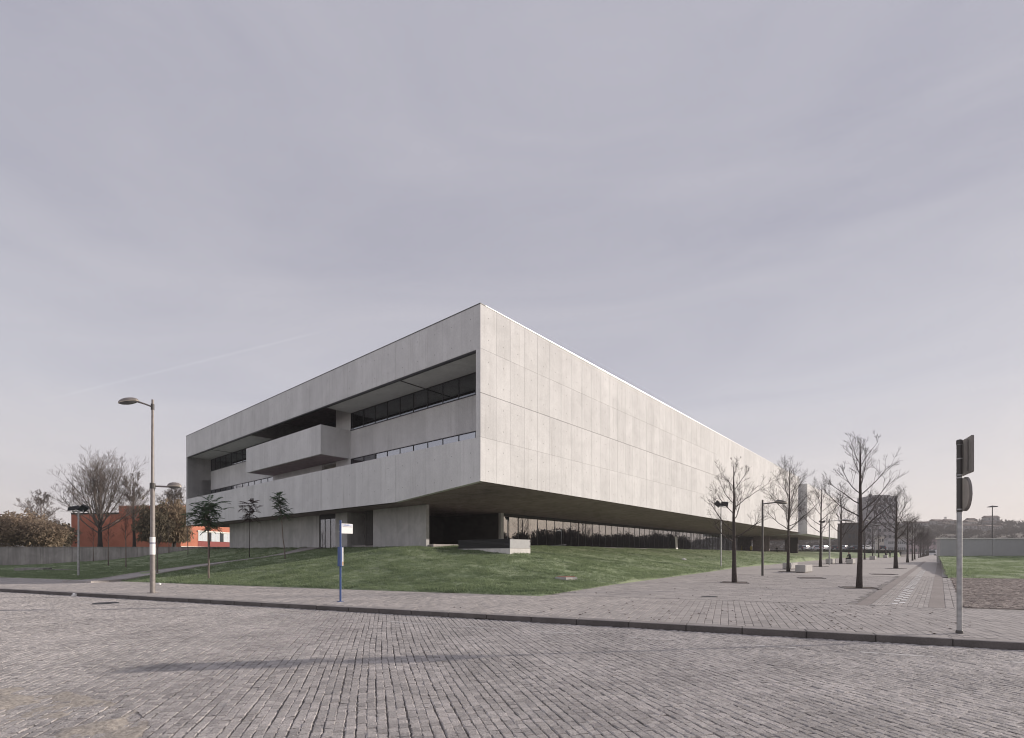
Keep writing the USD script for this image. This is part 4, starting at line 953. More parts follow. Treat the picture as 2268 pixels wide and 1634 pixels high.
for i, (px, Y, w, h, lab) in enumerate([(20, 80, 3.7, 5.8, 'bushy tree with withered tan leaves beyond the garden wall at its near end'), (62, 84, 4.0, 6.4, 'tall bushy tree of faded brown leaves beyond the garden wall'), (100, 81, 3.2, 4.7, 'low rounded shrub with pale tan leaves beyond the garden wall'),
        (126, 86, 2.7, 4.8, 'dull green brown shrub beside the shaded red wall'), (-40, 82, 4.4, 6.6, 'broad tan bushy tree at the outer end of the garden wall')]):
    t = thing('bushy_tree', lab, 'tree', (K(px) * Y, Y, 2.5), 0, 'withered bushy trees beyond the garden wall')
    obj('trunk', MB().tube([(0, 0, -.2), (.1, 0, 1.5), (0, 0, h * .6)], [.2, .16, .08], 8).mesh(), 'bark_pale', t, smooth=True)
    obj('crown', cloud(4600, (0, 0, h * .52), (w, w, h * .5), .34, 80 + i, .1, .3), 'autumn' if i != 3 else 'dome_green', t)
for i, (px, Y, top) in enumerate([(28, 112, 1132), (77, 118, 1128), (100, 116, 1127), (-30, 115, 1120)]):
    bare_tree('poplar', ['slim bare poplar rising over the tan bushes, farthest from the red building', 'slim bare poplar rising over the tan bushes, in the middle', 'slim bare poplar nearest the red building', 'slim bare poplar at the outer end of the tan bushes'][i], (K(px) * Y, Y, 2.5), 90 + i, Hh(top, Y, 2.5), .2, 2, 'slim bare poplars over the tan bushes', ('bark_pale', 'twig_tan'), limbs=22, reach=.16, up=(26, 12), tip=.014, depth=2)

# ------------------------------------------------------------------ lamps, posts, signs
def revolve(prof, k=16):
    """(radius, z) profile turned about z."""
    th = np.arange(k) / k * 2 * np.pi; p = np.array(prof, float); n = len(p)
    v = np.stack([p[:, None, 0] * np.cos(th), p[:, None, 0] * np.sin(th), np.repeat(p[:, 1:2], k, 1)], -1).reshape(-1, 3)
    i = np.arange(n - 1)[:, None] * k; j = np.arange(k)[None]; j2 = (j + 1) % k
    q = np.stack([i + j, i + j2, i + k + j2, i + k + j], -1).reshape(-1, 4); return v, np.vstack([q[:, [0, 1, 2]], q[:, [0, 2, 3]]])
def lamp_head(parent, base, d, L, mats, tilt=0.0):
    """A flat oval lantern at the end of an arm pointing along d (unit, horizontal)."""
    th = math.atan2(d[1], d[0])
    def put(m):
        v = np.array(m[0]) * [L / 2, L * .26, 1] + [L / 2 - .05, 0, 0]
        c, s = math.cos(-tilt), math.sin(-tilt); v = v @ np.array([[c, 0, -s], [0, 1, 0], [s, 0, c]]).T
        c, s = math.cos(th), math.sin(th); v = v @ np.array([[c, -s, 0], [s, c, 0], [0, 0, 1]]).T + base
        return v, m[1]
    h = obj('lamp_head', put(revolve([(1.0, 0.012), (.97, .05), (.85, .10), (.6, .145), (.3, .165), (.001, .17)], 24)), mats[0], parent, smooth=40)
    obj('rim', put(revolve([(.93, -.012), (1.0, -.012), (1.0, .010), (.95, .010)], 24)), 'lamp_rim', h)
    obj('lens', put(revolve([(.001, -.10), (.45, -.088), (.75, -.06), (.93, -.014)], 24)), 'lens', h, smooth=40)
loc = PL(338, 1313); zt = Wz(885, loc[1]); z1, z2 = Wz(900, loc[1]), Wz(1076, loc[1])
lp = thing('street_lamp', 'tall two armed grey street lamp with white papers stuck on its pole', 'street lamp', loc)
obj('pole', MB().tube([(0, 0, 0), (0, 0, 1.0), (0, 0, 2.4), (0, 0, z2), (0, 0, z2 + .1), (0, 0, zt)], [.10, .098, .092, .085, .062, .045], 16).mesh(), 'lamp_paint', lp, smooth=40)
obj('base_plate', cbox(-.14, .14, -.14, .14, 0, .02, .005), 'lamp_paint', lp)
pxm = F / loc[1]
dl = np.array([-1.0, -.25, 0]); dl /= np.linalg.norm(dl)
obj('arm', MB().tube([(0, 0, z1 - .02), tuple(dl * .30 + [0, 0, z1 + .09]), tuple(dl * .60 + [0, 0, z1 + .18])], [.034, .034, .045], 10).mesh(), 'lamp_paint', lp, smooth=40)
obj('bracket', MB().tube([(0, 0, z1 - .14), (0, 0, z1 + .10)], .065, 12).mesh(), 'lamp_dark', lp)
lamp_head(lp, dl * .56 + [0, 0, z1 + .20], dl, .76, ('lamp_paint',), .22)
d2 = np.array([1.0, .3, 0]); d2 /= np.linalg.norm(d2)
obj('arm', MB().tube([(0, 0, z2), tuple(d2 * .62 + [0, 0, z2 - .015])], [.034, .04], 10).mesh(), 'lamp_paint', lp, smooth=40)
obj('bracket', MB().tube([(0, 0, z2 - .12), (0, 0, z2 + .12)], .105, 12).mesh(), 'lamp_dark', lp)
lamp_head(lp, d2 * .58 + [0, 0, z2 + .01], d2, .54, ('lamp_paint',), -.03)
for (za, zb, m_) in ((1.62, 2.06, 'white'), (2.14, 2.36, 'white')):
    obj('paper', revolve([(.1005, za), (.1005, zb)], 20), m_, lp)
obj('tape', revolve([(.0995, 2.06), (.0995, 2.14)], 20), 'grey_print', lp)

def flood_post(label, loc, top_px, heads, mat='galv'):
    zt = Wz(top_px, loc[1]) - loc[2]
    t = thing('floodlight_post', label, 'floodlight', loc, 0, 'floodlight posts beside the paths')
    obj('pole', MB().tube([(0, 0, -.1), (0, 0, zt * .5), (0, 0, zt)], [.075, .062, .05], 14).mesh(), mat, t, smooth=40)
    obj('crossbar', MB().tube([(-.36, 0, zt + .05), (.36, 0, zt + .05)], .035, 8).mesh(), mat, t)
    obj('neck', MB().tube([(0, 0, zt), (0, 0, zt + .08)], .06, 10).mesh(), mat, t)
    for (x, tx, ry, yaw) in heads:
        T = trimesh.transformations; R = T.translation_matrix((x, 0, zt + .30)) @ T.rotation_matrix(math.radians(yaw), (0, 0, 1)) @ T.rotation_matrix(math.radians(ry), (0, 1, 0)) @ T.rotation_matrix(math.radians(tx), (1, 0, 0))
        m = trimesh.convex.convex_hull(np.array([(sx * .34, sy * .24, -.10) for sx in (-1, 1) for sy in (-1, 1)] + [(sx * .24, sy * .17, .12) for sx in (-1, 1) for sy in (-1, 1)])); m.apply_transform(R)
        h = obj('floodlight', m, 'black_iron', t)
        m = cbox(-.30, .30, -.20, .20, -.125, -.102, .006); m.apply_transform(R); obj('glass_front', m, 'car_glass', h)
        m = trimesh.Trimesh(*MB().tube([(x, .0, zt + .06), (x, -.02, zt + .24)], .025, 8).mesh(), process=False); obj('yoke', m, 'galv', h)
    return t
x = K(174) * 36; flood_post('grey post with two black floodlights on the lawn before the red building', (x, 36, float(h_lawn(x, 36))), 1134, [(-.34, 18, -12, 10), (.34, -30, -28, -20)])
l2 = PL(1597, 1258.6); flood_post('grey post with two black floodlights at the lawn edge left of the knobbly bare tree', l2, 1122, [(-.36, -62, 35, 15), (.36, -70, 5, -20)])
l3 = PL(1821, 1238); flood_post('slim grey post with two floodlights behind the slender bare tree', l3, 1158, [(-.34, -60, 30, 0), (.34, -60, -20, 0)])

def arm_lamp(label, loc, top_px, reach, dirn, mat='lamp_dark', group='slim one armed lamps on the plaza'):
    zt = Wz(top_px, loc[1]) - loc[2]; t = thing('slim_lamp', label, 'street lamp', loc, 0, group)
    obj('pole', MB().tube([(0, 0, 0), (0, 0, zt * .5), (0, 0, zt)], [.085, .078, .06], 12).mesh(), mat, t, smooth=40)
    d = np.array([*dirn, 0]) / np.linalg.norm(dirn)
    obj('arm', MB().tube([(0, 0, zt - .28), tuple(d * reach * .6 + [0, 0, zt - .16])], [.04, .045], 8).mesh(), mat, t)
    lamp_head(t, d * reach * .55 + [0, 0, zt - .12], d, reach * .55, (mat,), .12)
    return t
ar = (BR[1] + .5, -BR[0] + .6)
arm_lamp('dark slim lamp post with one arm between the knobbly tree and the round crowned tree', PL(1689, 1275), 1107, 1.75, (1, .1))
arm_lamp('slim one armed lamp post before the dark flat roofed block', PL(1837, 1250.5), 1149, 3.0, (1, .05), 'galv')
arm_lamp('thin pole lamp seen just right of the tall dark tree trunk', PL(1908, 1238), 1150, 2.0, (1, .3), 'galv')
arm_lamp('thin far pole lamp between the further block benches', PL(1938, 1236), 1160, 1.6, (1, .2), 'galv')

# bus stop pole
loc = PL(754, 1332); zt = Wz(1152, loc[1])
bus = thing('bus_stop', 'slim blue bus stop pole at the kerb with white flag sign and timetable case', 'bus stop', loc, 48)
obj('pole', MB().tube([(0, 0, 0), (0, 0, zt)], [.034, .034], 14).mesh(), 'blue', bus, smooth=40)
obj('foot_plate', cbox(-.09, .09, -.09, .09, 0, .015, .004), 'blue', bus)
za, zb = Wz(1181, loc[1]), Wz(1159, loc[1])
fl = obj('flag_sign', cbox(.036, .47, -.012, .012, za, zb, .004), 'white', bus)
obj('printed_band', bx(.06, .45, -.0150, -.0128, zb - .075, zb - .022), plain('pale_blue_band', (0.55, 0.58, 0.68), .6), fl)
r = np.random.default_rng(5); mk = MB(); xx = .12
while xx < .32:
    w = r.uniform(.008, .02); mk.box(xx, xx + w, -.0172, -.0152, zb - .070 + r.uniform(0, .012), zb - .028 - r.uniform(0, .012)); xx += w + .006
obj('blue_print', mk.mesh(), 'blue_print', fl)
mk = MB(); xx = .075
while xx < .44:
    w = r.uniform(.006, .014); mk.box(xx, xx + w, -.0150, -.0128, zb - .118, zb - .095 + r.uniform(-.006, .004)); xx += w + .005
obj('grey_print', mk.mesh(), 'grey_print', fl)
zc, zd = Wz(1254, loc[1]), Wz(1211, loc[1])
cs = obj('timetable_case', cbox(-.055, .055, -.10, .10, zc, zd, .008), 'blue', bus)
obj('timetable', bx(.0565, .0585, -.085, .085, zc + .02, zd - .02), 'white', cs)
obj('timetable', bx(.012, .050, -.1035, -.1012, zc + .02, zd - .02), 'white', cs)
obj('orange_print', bx(.016, .046, -.1052, -.1037, zc + .03, zc + .16), 'orange_print', cs)
for z in (za + .06, zb - .05): obj('bolt', trimesh.creation.cylinder(.012, .05, sections=8).apply_transform(trimesh.transformations.rotation_matrix(math.pi / 2, (0, 1, 0))).apply_translation((-.045, 0, z)), 'galv', bus)

# round and rectangular road signs seen from behind
loc = PL(2125, 1403); pz = lambda py: Wz(py, loc[1])
sg = thing('sign_post', 'grey steel post with rectangular and round road signs seen from behind', 'road sign', loc)
obj('pole', MB().tube([(0, 0, 0), (0, 0, pz(978))], [.045, .045], 18).mesh(), 'galv', sg, smooth=40)
obj('base_collar', MB().tube([(0, 0, 0), (0, 0, .05), (0, 0, .07)], [.062, .062, .05], 18).mesh(), 'lamp_dark', sg, smooth=40)
obj('cap', MB().tube([(0, 0, pz(984)), (0, 0, pz(975)), (0, 0, pz(973.5))], [.052, .052, .03], 18).mesh(), 'lamp_dark', sg, smooth=40)
obj('sleeve', MB().tube([(0, 0, pz(1134)), (0, 0, pz(985))], [.0475, .0475], 18).mesh(), 'lamp_dark', sg, smooth=40)
for py in (1016, 1052, 1058, 1128): obj('clamp_band', MB().tube([(0, 0, pz(py) - .012), (0, 0, pz(py) + .012)], .053, 18).mesh(), 'galv', sg)
T = trimesh.transformations
yaw = math.radians(62)                                               # plates are nearly edge-on
def plate(m, z, mat, name, parent, off=.055):
    m = m.copy(); m.apply_transform(T.translation_matrix((0, 0, z)) @ T.rotation_matrix(yaw, (0, 0, 1)) @ T.translation_matrix((.02, -off, 0))); return obj(name, m, mat, parent, smooth=False)
w, hh = .38, (pz(972) - pz(1051)) / 2
rp_ = sbox(-w + .03, -hh + .03, w - .03, hh - .03).buffer(.03)
mm = trimesh.creation.extrude_polygon(rp_, .03); mm.apply_transform(T.rotation_matrix(math.pi / 2, (1, 0, 0)))
rect = plate(mm, (pz(972) + pz(1051)) / 2, 'sign_back', 'rectangular_sign', sg, .10)
for s_ in (-.16, .16):
    rr_ = trimesh.creation.box((.05, .012, 2 * hh - .1)); rr_.apply_translation((s_, .02, 0)); plate(rr_, (pz(972) + pz(1051)) / 2, 'sign_back', 'stiffener', rect, .10)
rad = (pz(1057) - pz(1132)) / 2
mm = trimesh.creation.cylinder(rad, .035, sections=40); mm.apply_transform(T.rotation_matrix(math.pi / 2, (1, 0, 0)))
disc = plate(mm, (pz(1057) + pz(1132)) / 2, 'sign_back', 'round_sign', sg, .10)
mm = trimesh.creation.cylinder(rad * .9, .008, sections=40); mm.apply_transform(T.rotation_matrix(math.pi / 2, (1, 0, 0))); mm.apply_translation((0, .022, 0))
plate(mm, (pz(1057) + pz(1132)) / 2, 'sign_disc', 'disc_back', disc, .10)

# ------------------------------------------------------------------ benches
def bench(pl, pr, py_bot, py_top, label):
    """pl..pr: pixels of the shaded short face; the block runs away along the building."""
    loc = PL(pl, py_bot); Y = loc[1]; k = K(pl); wdt = (pr - pl) / F * Y / (BR[1] * 1.0 + k * .6535 * 1.0) if False else (pr - pl) / F * Y / (.757 + k * .6535)
    h = (py_bot - py_top) / F * Y
    t = thing('block_bench', label, 'bench', loc, BROT, 'pale concrete block benches on the plaza')
    obj('seat_block', cbox(0, 2.9, -wdt, 0, .06, h, .025), 'bench_c', t); obj('plinth', bx(.06, 2.84, -wdt + .06, -.06, 0, .06), 'joint', t)
    return loc, wdt, h
M['bench_c'] = concrete('bench_concrete', (0.42, 0.405, 0.385), rnd=.05, streak=.08)
bench(1733, 1752, 1260.7, 1246.5, 'pale block bench partly behind the round crowned tree trunk')
bench(1761, 1783.6, 1268.3, 1251, 'nearest pale block bench, right of the round crowned tree')
bench(1828.5, 1843, 1248.8, 1237, 'block bench behind the one armed lamp post')
dloc, dw, dh = bench(1874, 1888.7, 1249, 1238, 'block bench left of the tall dark tree trunk')
bench(1925.7, 1937.8, 1239.5, 1231, 'block bench further right of the tall dark tree trunk')
floc, fw_, fh_ = bench(1956, 1965, 1235.5, 1229, 'distant block bench with a seated person, left of the spreading tree')
bench(1974, 1981, 1233, 1227, 'farthest block bench touching the spreading tree trunk')

# ------------------------------------------------------------------ people
def body(joints, bones, smooth=8):
    parts = []
    for a, b in bones:
        (pa, ra), (pb, rb) = joints[a], joints[b]
        s1 = m3.Manifold.sphere(ra, 14).translate(list(pa)); s2 = m3.Manifold.sphere(rb, 14).translate(list(pb)); parts.append(m3.Manifold.batch_hull([s1, s2]))
    m = m3.Manifold.batch_boolean(parts, m3.OpType.Add).refine_to_length(.06).to_mesh()
    tm = trimesh.Trimesh(m.vert_properties[:, :3], m.tri_verts); trimesh.smoothing.filter_taubin(tm, iterations=smooth); return tm
def person(label, loc, rz, pose, cloth, seat=.5, scale=1.0):
    t = thing('person', label, 'person', loc, rz, scale=scale)
    if pose == 'stand':
        j = {'pel': ((0, 0, .95), .135), 'chest': ((0, .02, 1.32), .15), 'neck': ((0, .03, 1.50), .055), 'sl': ((-.19, .02, 1.42), .06), 'sr': ((.19, .02, 1.42), .06), 'el': ((-.25, .0, 1.14), .045), 'er': ((.25, 0, 1.14), .045),
             'wl': ((-.24, .08, .90), .035), 'wr': ((.24, .08, .90), .035), 'hl': ((-.09, 0, .92), .10), 'hr': ((.09, 0, .92), .10), 'kl': ((-.10, .05, .50), .065), 'kr': ((.10, -.04, .50), .065), 'al': ((-.10, .02, .09), .045), 'ar': ((.10, -.12, .09), .045), 'tl': ((-.11, .16, .04), .035), 'tr': ((.11, .02, .04), .035), 'cl': ((-.09, -.02, 1.05), .12)}
        hz, hy = 1.64, .05
    else:
        s = seat
        j = {'pel': ((0, 0, s + .12), .14), 'chest': ((0, .10, s + .48), .15), 'neck': ((0, .16, s + .66), .055), 'sl': ((-.19, .13, s + .58), .06), 'sr': ((.19, .13, s + .58), .06), 'el': ((-.24, .25, s + .32), .045), 'er': ((.24, .25, s + .32), .045),
             'wl': ((-.10, .42, s + .26), .035), 'wr': ((.10, .42, s + .26), .035), 'hl': ((-.10, .02, s + .09), .095), 'hr': ((.10, .02, s + .09), .095), 'kl': ((-.13, .46, s + .10), .07), 'kr': ((.13, .46, s + .10), .07), 'al': ((-.12, .44, max(.09, s - .36)), .045), 'ar': ((.12, .50, max(.09, s - .36)), .045), 'tl': ((-.13, .60, max(.04, s - .42)), .035), 'tr': ((.13, .66, max(.04, s - .42)), .035)}
        hz, hy = s + .81, .20
    bones = [('pel', 'chest'), ('chest', 'neck'), ('sl', 'sr'), ('sl', 'chest'), ('sr', 'chest'), ('sl', 'el'), ('el', 'wl'), ('sr', 'er'), ('er', 'wr'), ('hl', 'hr'), ('hl', 'kl'), ('hr', 'kr'), ('kl', 'al'), ('kr', 'ar'), ('al', 'tl'), ('ar', 'tr'), ('pel', 'hl'), ('pel', 'hr')]
    obj('body', body(j, bones), cloth, t, smooth=60)
    hd = trimesh.creation.icosphere(3, 1.0); v = hd.vertices.copy(); v[:, 1] *= 1 + .12 * (v[:, 2] < 0); v *= [.078, .095, .115]; nz = np.exp(-((v[:, 0] / .018) ** 2 + ((v[:, 2] + .01) / .022) ** 2)) * (v[:, 1] > 0) * .022; v[:, 1] += nz
    hd.vertices = v + [0, hy, hz]; obj('head', hd, 'skin', t, smooth=True)
    hr_ = trimesh.creation.icosphere(3, 1.0); v = hr_.vertices.copy(); v *= [.086, .103, .122]; k = (v[:, 1] > .03) & (v[:, 2] < .055); v[k] *= .72; v[:, 2] = np.maximum(v[:, 2], -.07); hr_.vertices = v + [0, hy - .012, hz + .012]; obj('hair', hr_, 'hair', t, smooth=True)
    for sx in (-1, 1):
        w_ = np.array(j['wl' if sx < 0 else 'wr'][0]); e_ = np.array(j['el' if sx < 0 else 'er'][0]); d = w_ - e_; d /= np.linalg.norm(d); m = MB().tube([w_, w_ + d * .05, w_ + d * .09], [.03, .038, .03], 7)
        s_ = np.array([1, 0, 0])
        for k_ in range(4):
            o = w_ + d * .085 + s_ * (k_ - 1.5) * .016; m.tube([o, o + d * (.04 + .008 * (k_ in (1, 2))), o + d * .065 + [0, 0, -.015]], [.009, .008, .006], 5)
        o = w_ + d * .03 + s_ * -sx * .03; m.tube([o, o + d * .03 - s_ * sx * .02, o + d * .055 - s_ * sx * .022], [.010, .009, .007], 5)
        obj('hand', m.mesh(), 'skin', t)
    return t
wpos = B(0, 0)
bz = np.array([dloc[0], dloc[1]]) + BR * 1.2 - BL * dw * .0
person('person in dark clothes sitting on the block bench left of the tall dark trunk', (bz[0] + .25, bz[1] - .2, dloc[2]), 95, 'sit', 'cloth_black', dh)
bz = np.array([floc[0], floc[1]]) + BR * 1.0
person('person in black sitting on the distant block bench near the spreading tree', (bz[0] + .3, bz[1] - .3, floc[2]), 170, 'sit', 'cloth_black', fh_)
p_ = PL(1971, 1235); person('person in black standing beside the distant bench', tuple(p_), 200, 'stand', 'cloth_black')
p_ = PL(1995, 1231); person('distant person in navy standing on the plaza behind the spreading tree', tuple(p_), 100, 'stand', 'cloth_navy')
p_ = PL(2073, 1229.5); person('person in black walking close to the end of the pale wall', tuple(p_), 160, 'stand', 'cloth_black')
p_ = B(104, 6.0, PZ - .3); person('person in dark clothes sitting on the ground before the far glass', tuple(p_), 150, 'sit', 'cloth_black', .42)
ms = on(h_lawn, 1714, 1220.5); 

# ------------------------------------------------------------------ cars
def car(label, loc, rz, paint, kind='hatch', group='cars parked beyond the far hedge'):
    t = thing('parked_car', label, 'car', loc, rz, group); L, Wd, H = (4.1, 1.72, 1.45) if kind == 'hatch' else (4.9, 1.95, 2.1)
    low_ = [(0, .28), (L, .28), (L, .75), (L - .12, .86), (L - 1.05, .93), (.05, .95), (0, .8)]
    cab = [(.12, .93), (L - 1.15, .93), (L - 1.85, H - .04), (L - 2.2, H), (.55, H), (.3, H - .1)] if kind == 'hatch' else [(.05, .93), (L - .7, .93), (L - 1.4, H - .05), (L - 1.7, H), (.15, H), (.05, H - .1)]
    for nm, pl, w in (('body', low_, Wd), ('cabin', cab, Wd - .22)):
        m = m3.CrossSection([pl]).offset(-.04, m3.JoinType.Round).offset(.04, m3.JoinType.Round) if False else m3.CrossSection([pl])
        e = m.extrude(w).to_mesh(); vv = e.vert_properties[:, :3]; vv = np.column_stack([vv[:, 0] - L / 2, vv[:, 2] - w / 2, vv[:, 1]])
        if nm == 'cabin': vv[:, 1] *= np.where(vv[:, 2] > 1.1, .86, 1.0)
        tm = trimesh.Trimesh(vv, e.tri_verts); tm.fix_normals(); obj(nm, tm, paint, t)
    zt_ = H - .1
    fx = L / 2 - (1.2 if kind == 'hatch' else .75)
    obj('windscreen', (np.array([(fx - .02, -.62, 1.0), (fx - .02, .62, 1.0), (fx - .58, .56, zt_), (fx - .58, -.56, zt_)]) + [.03, 0, .02], np.array([(0, 1, 2), (0, 2, 3)])), 'car_glass', t)
    rx_ = -L / 2 + (.22 if kind == 'hatch' else .04)
    obj('rear_window', (np.array([(rx_ - .07, .60, 1.0), (rx_ - .07, -.60, 1.0), (rx_ + .12, -.54, zt_), (rx_ + .12, .54, zt_)]) - [.03, 0, 0], np.array([(0, 1, 2), (0, 2, 3)])), 'car_glass', t)
    for s in (-1, 1):
        yb, yt = s * (Wd / 2 - .095), s * (Wd / 2 - .20)
        obj('side_window', (np.array([(-L / 2 + .5, yb, 1.0), (fx - .25, yb, 1.0), (fx - .75, yt, zt_ - .02), (-L / 2 + .7, yt, zt_ - .02)]) + [0, s * .015, 0], np.array([(0, 1, 2), (0, 2, 3)] if s < 0 else [(0, 2, 1), (0, 3, 2)])), 'car_glass', t)
        for x_ in (-L / 2 + .75, L / 2 - .85):
            w = trimesh.creation.cylinder(.31, .2, sections=18); w.apply_transform(T.rotation_matrix(math.pi / 2, (1, 0, 0))); w.apply_translation((x_, s * (Wd / 2 - .09), .31)); wo = obj('wheel', w, 'rubber', t)
            w = trimesh.creation.cylinder(.19, .21, sections=14); w.apply_transform(T.rotation_matrix(math.pi / 2, (1, 0, 0))); w.apply_translation((x_, s * (Wd / 2 - .085), .31)); obj('rim', w, 'galv', wo)
        obj('headlight', cbox(L / 2 - .10, L / 2 + .012, s * .62 - .16, s * .62 + .16, .60, .74, .02), 'frame_white', t)
        obj('tail_light', cbox(-L / 2 - .012, -L / 2 + .06, s * .68 - .12, s * .68 + .12, .62, .9, .02), 'lamp_red', t)
    obj('number_plate', bx(-L / 2 - .015, -L / 2 - .003, -.24, .24, .5, .61), 'white', t)
    return t
YC = 165.0
park = thing('parking_ground', None, None, kind='structure')
zc = Wz(1216, YC)
pkp = [(K(1690) * 147, 147), (K(2010) * 147, 147), (K(2010) * 300, 300), (K(1690) * 300, 300)]
obj('asphalt_sheet', (np.array([(*pkp[0], zc - .45), (*pkp[1], zc - .45), (*pkp[2], zc + 1.2), (*pkp[3], zc + 1.2)]), np.array([(0, 1, 2), (0, 2, 3)])), 'asphalt', park)
for i, (px, w, paint, kd, yaw_, lab) in enumerate([(1772, 0, 'car_dark', 'hatch', 60, 'dark parked car half hidden by the dark pier under the far block'), (1787, 0, 'car_white', 'hatch', 35, 'white hatchback parked beneath the far block, tail to the lawn'), (1806, 0, 'car_silver', 'hatch', 70, 'silver car parked left of the slender tree trunk'),
        (1827, 0, 'car_white', 'hatch', 30, 'white car parked right of the slender tree trunk'), (1848, 0, 'car_dark', 'hatch', 60, 'dark car parked right of the one armed lamp post'), (1872, 0, 'car_silver', 'hatch', 40, 'silver car with bright rear parked before the dark flat roofed block'),
        (1920, 0, 'car_white', 'hatch', 20, 'pale car parked right of the tall dark tree trunk'), (1955, 0, 'car_dark', 'hatch', 55, 'dark car parked near the cream building'), (1890, 0, 'car_dark', 'hatch', 75, 'dark car parked left of the tall dark tree trunk')]):
    Yc_ = YC + (i % 3) * 1.0; z = zc - .45 + (Yc_ - 147) / 153 * 1.65
    car(lab, (K(px) * Yc_, Yc_, z + .005), yaw_, paint, kd)
pv_ = PL(2058, 1226); car('white van far down the path before the end of the pale wall', (K(2059) * 190, 190, float(g_plaza(K(2059) * 190, 190))), 130, 'car_white', 'van', None)
for i, (pa, pb, lab) in enumerate([(1760, 1815, 'low clipped hedge before the parked cars, stretch under the far block'), (1818, 1885, 'low clipped hedge before the parked cars, stretch by the lamp post'), (1905, 1990, 'low clipped hedge before the parked cars, stretch right of the tall dark tree')]):
    m = MB(); a = np.array([K(pa) * 145.5, 145.5]); b = np.array([K(pb) * 145.5, 145.5])
    vv, ff = cloud(2600, (0, 0, 0), (1, 1, 1), .16, 120 + i, 0, .2); rr_ = np.random.default_rng(i)
    L_ = np.linalg.norm(b - a); vv = vv * [.0, .5, .45]; off = np.repeat(rr_.uniform(0, L_, len(vv) // 4), 4); base_ = cloud(2600, (0, 0, 0), (1, 1, 1), .16, 120 + i, 0, .2)[0]
    quad = base_.reshape(-1, 4, 3); quad = quad - quad.mean(1, keepdims=True); vv = vv + quad.reshape(-1, 3); vv[:, 0] += off
    t = thing('hedge', lab, 'hedge', (a[0], a[1], 2.52), 0, 'low hedge before the parked cars'); obj('leaves', (vv, ff), 'hedge', t); obj('twigs', bx(0, L_, -.2, .2, -.1, .25), 'wood_leaf', t)

# ------------------------------------------------------------------ right: pale wall, verge, mast
wl = thing('pale_wall', 'pale grey rendered wall with end pillar beyond the grass verge', 'wall')
zb_, zt_ = Wz(1236, WALLY), Wz(1194, WALLY)
x0, x1 = K(2080) * WALLY, K(2420) * WALLY
xp = [x0 + 1.0, K(2196) * WALLY, K(2320) * WALLY, x1]
for i in range(3): obj('wall_panel', cbox(xp[i] + (.36 if i else 0), xp[i + 1], WALLY - .12, WALLY + .12, zb_ - .6, zt_, .01), 'grey_render', wl)
obj('pillar', cbox(x0 - .1, x0 + .98, WALLY - .3, WALLY + .3, zb_ - .6, zt_ + .02, .015), 'grey_render', wl)
for xx in xp[1:3]: obj('pillar', cbox(xx + .003, xx + .357, WALLY - .2, WALLY + .2, zb_ - .6, zt_ + .02, .015), 'grey_render', wl)
obj('coping', cbox(x0 + .985, x1, WALLY - .2, WALLY + .2, zt_ + .022, zt_ + .13, .01), 'frame_white', wl)
obj('pillar_cap', cbox(x0 - .2, x0 + .984, WALLY - .38, WALLY + .38, zt_ + .022, zt_ + .2, .02), 'frame_white', wl)
Ym = 120.0; xm = K(2198) * Ym
mast = thing('lighting_mast', 'tall slim lighting mast with flat round lamp ring beyond the pale wall', 'street lamp', (xm, Ym, 1.0))
hm = Wz(1122, Ym) - 1.0
obj('pole', MB().tube([(0, 0, 0), (0, 0, hm)], [.18, .08], 12).mesh(), 'lamp_dark', mast, smooth=40); obj('lamp_ring', revolve([(.05, hm + .25), (.7, hm + .12), (1.0, hm - .02), (.9, hm - .08), (.05, hm - .02)], 20), 'lamp_dark', mast, smooth=40)

# ------------------------------------------------------------------ far buildings and hills
def block(name, label, pa, pb, Y, top, depth, mat, floors, bays, base=1.0, winmat='window_dark', skew=.12, cat='building'):
    t = thing(name, label, cat); xa, xb = K(pa) * Y, K(pb) * Y; zt = Wz(top, Y)
    obj('wall', facade_box(xa, Y + skew * abs(xb - xa), xb, Y, depth, base - 2, zt), mat, t)
    d = np.array([xb - xa, -skew * abs(xb - xa)]); L = np.linalg.norm(d); d /= L
    fh = (zt - base) / floors; bw = L / bays
    for i in range(floors):
        for j in range(bays):
            p = np.array([xa, Y + skew * abs(xb - xa)]) + d * (j + .25) * bw; q_ = p + d * bw * .5; n_ = np.array([d[1], -d[0]]); n_ = n_ if n_[1] < 0 else -n_
            p, q_ = p + n_ * .05, q_ + n_ * .05
            obj('window', facade_box(p[0], p[1], q_[0], q_[1], .045, base + i * fh + fh * .35, base + i * fh + fh * .8), winmat, t)
    v, f = facade_box(xa - .2, Y + skew * abs(xb - xa) - .2, xb + .2, Y - .2, depth + .4, zt + .002, zt + .4); obj('roof', (v, f), mat, t)
    return t, zt
t, zt = block('tower_block', 'tall grey apartment tower rising behind the bare trees', 1926, 1988, 260, 1100, 9, 'tower_grey', 9, 6, 3)
obj('roof_house', facade_box(K(1935) * 262, 264, K(1972) * 262, 262, 5, zt + .41, Wz(1095.5, 262)), 'tower_grey', t); obj('chimney', facade_box(K(1928) * 264, 265, K(1933) * 264, 264.5, 1.5, Wz(1095, 262), Wz(1092, 262)), 'tower_grey', t)
block('dark_block', 'dark brown flat roofed block beyond the parked cars', 1880, 1914, 195, 1159, 7, 'dark_brown', 3, 4, 3.5)
block('cream_building', 'small cream house wall glimpsed between trunks on the plaza', 1947, 1958, 230, 1190, 3, 'beige', 2, 2, 3.5)
block('long_grey_building', 'long low grey building behind the trunks left of the spreading tree', 1970, 2006, 240, 1196, 5, 'grey_render', 2, 9, 3)
block('brown_terrace', 'brown terrace of houses closing the path under the hill', 2000, 2075, 300, 1196, 14, 'soffit', 2, 8, 2)
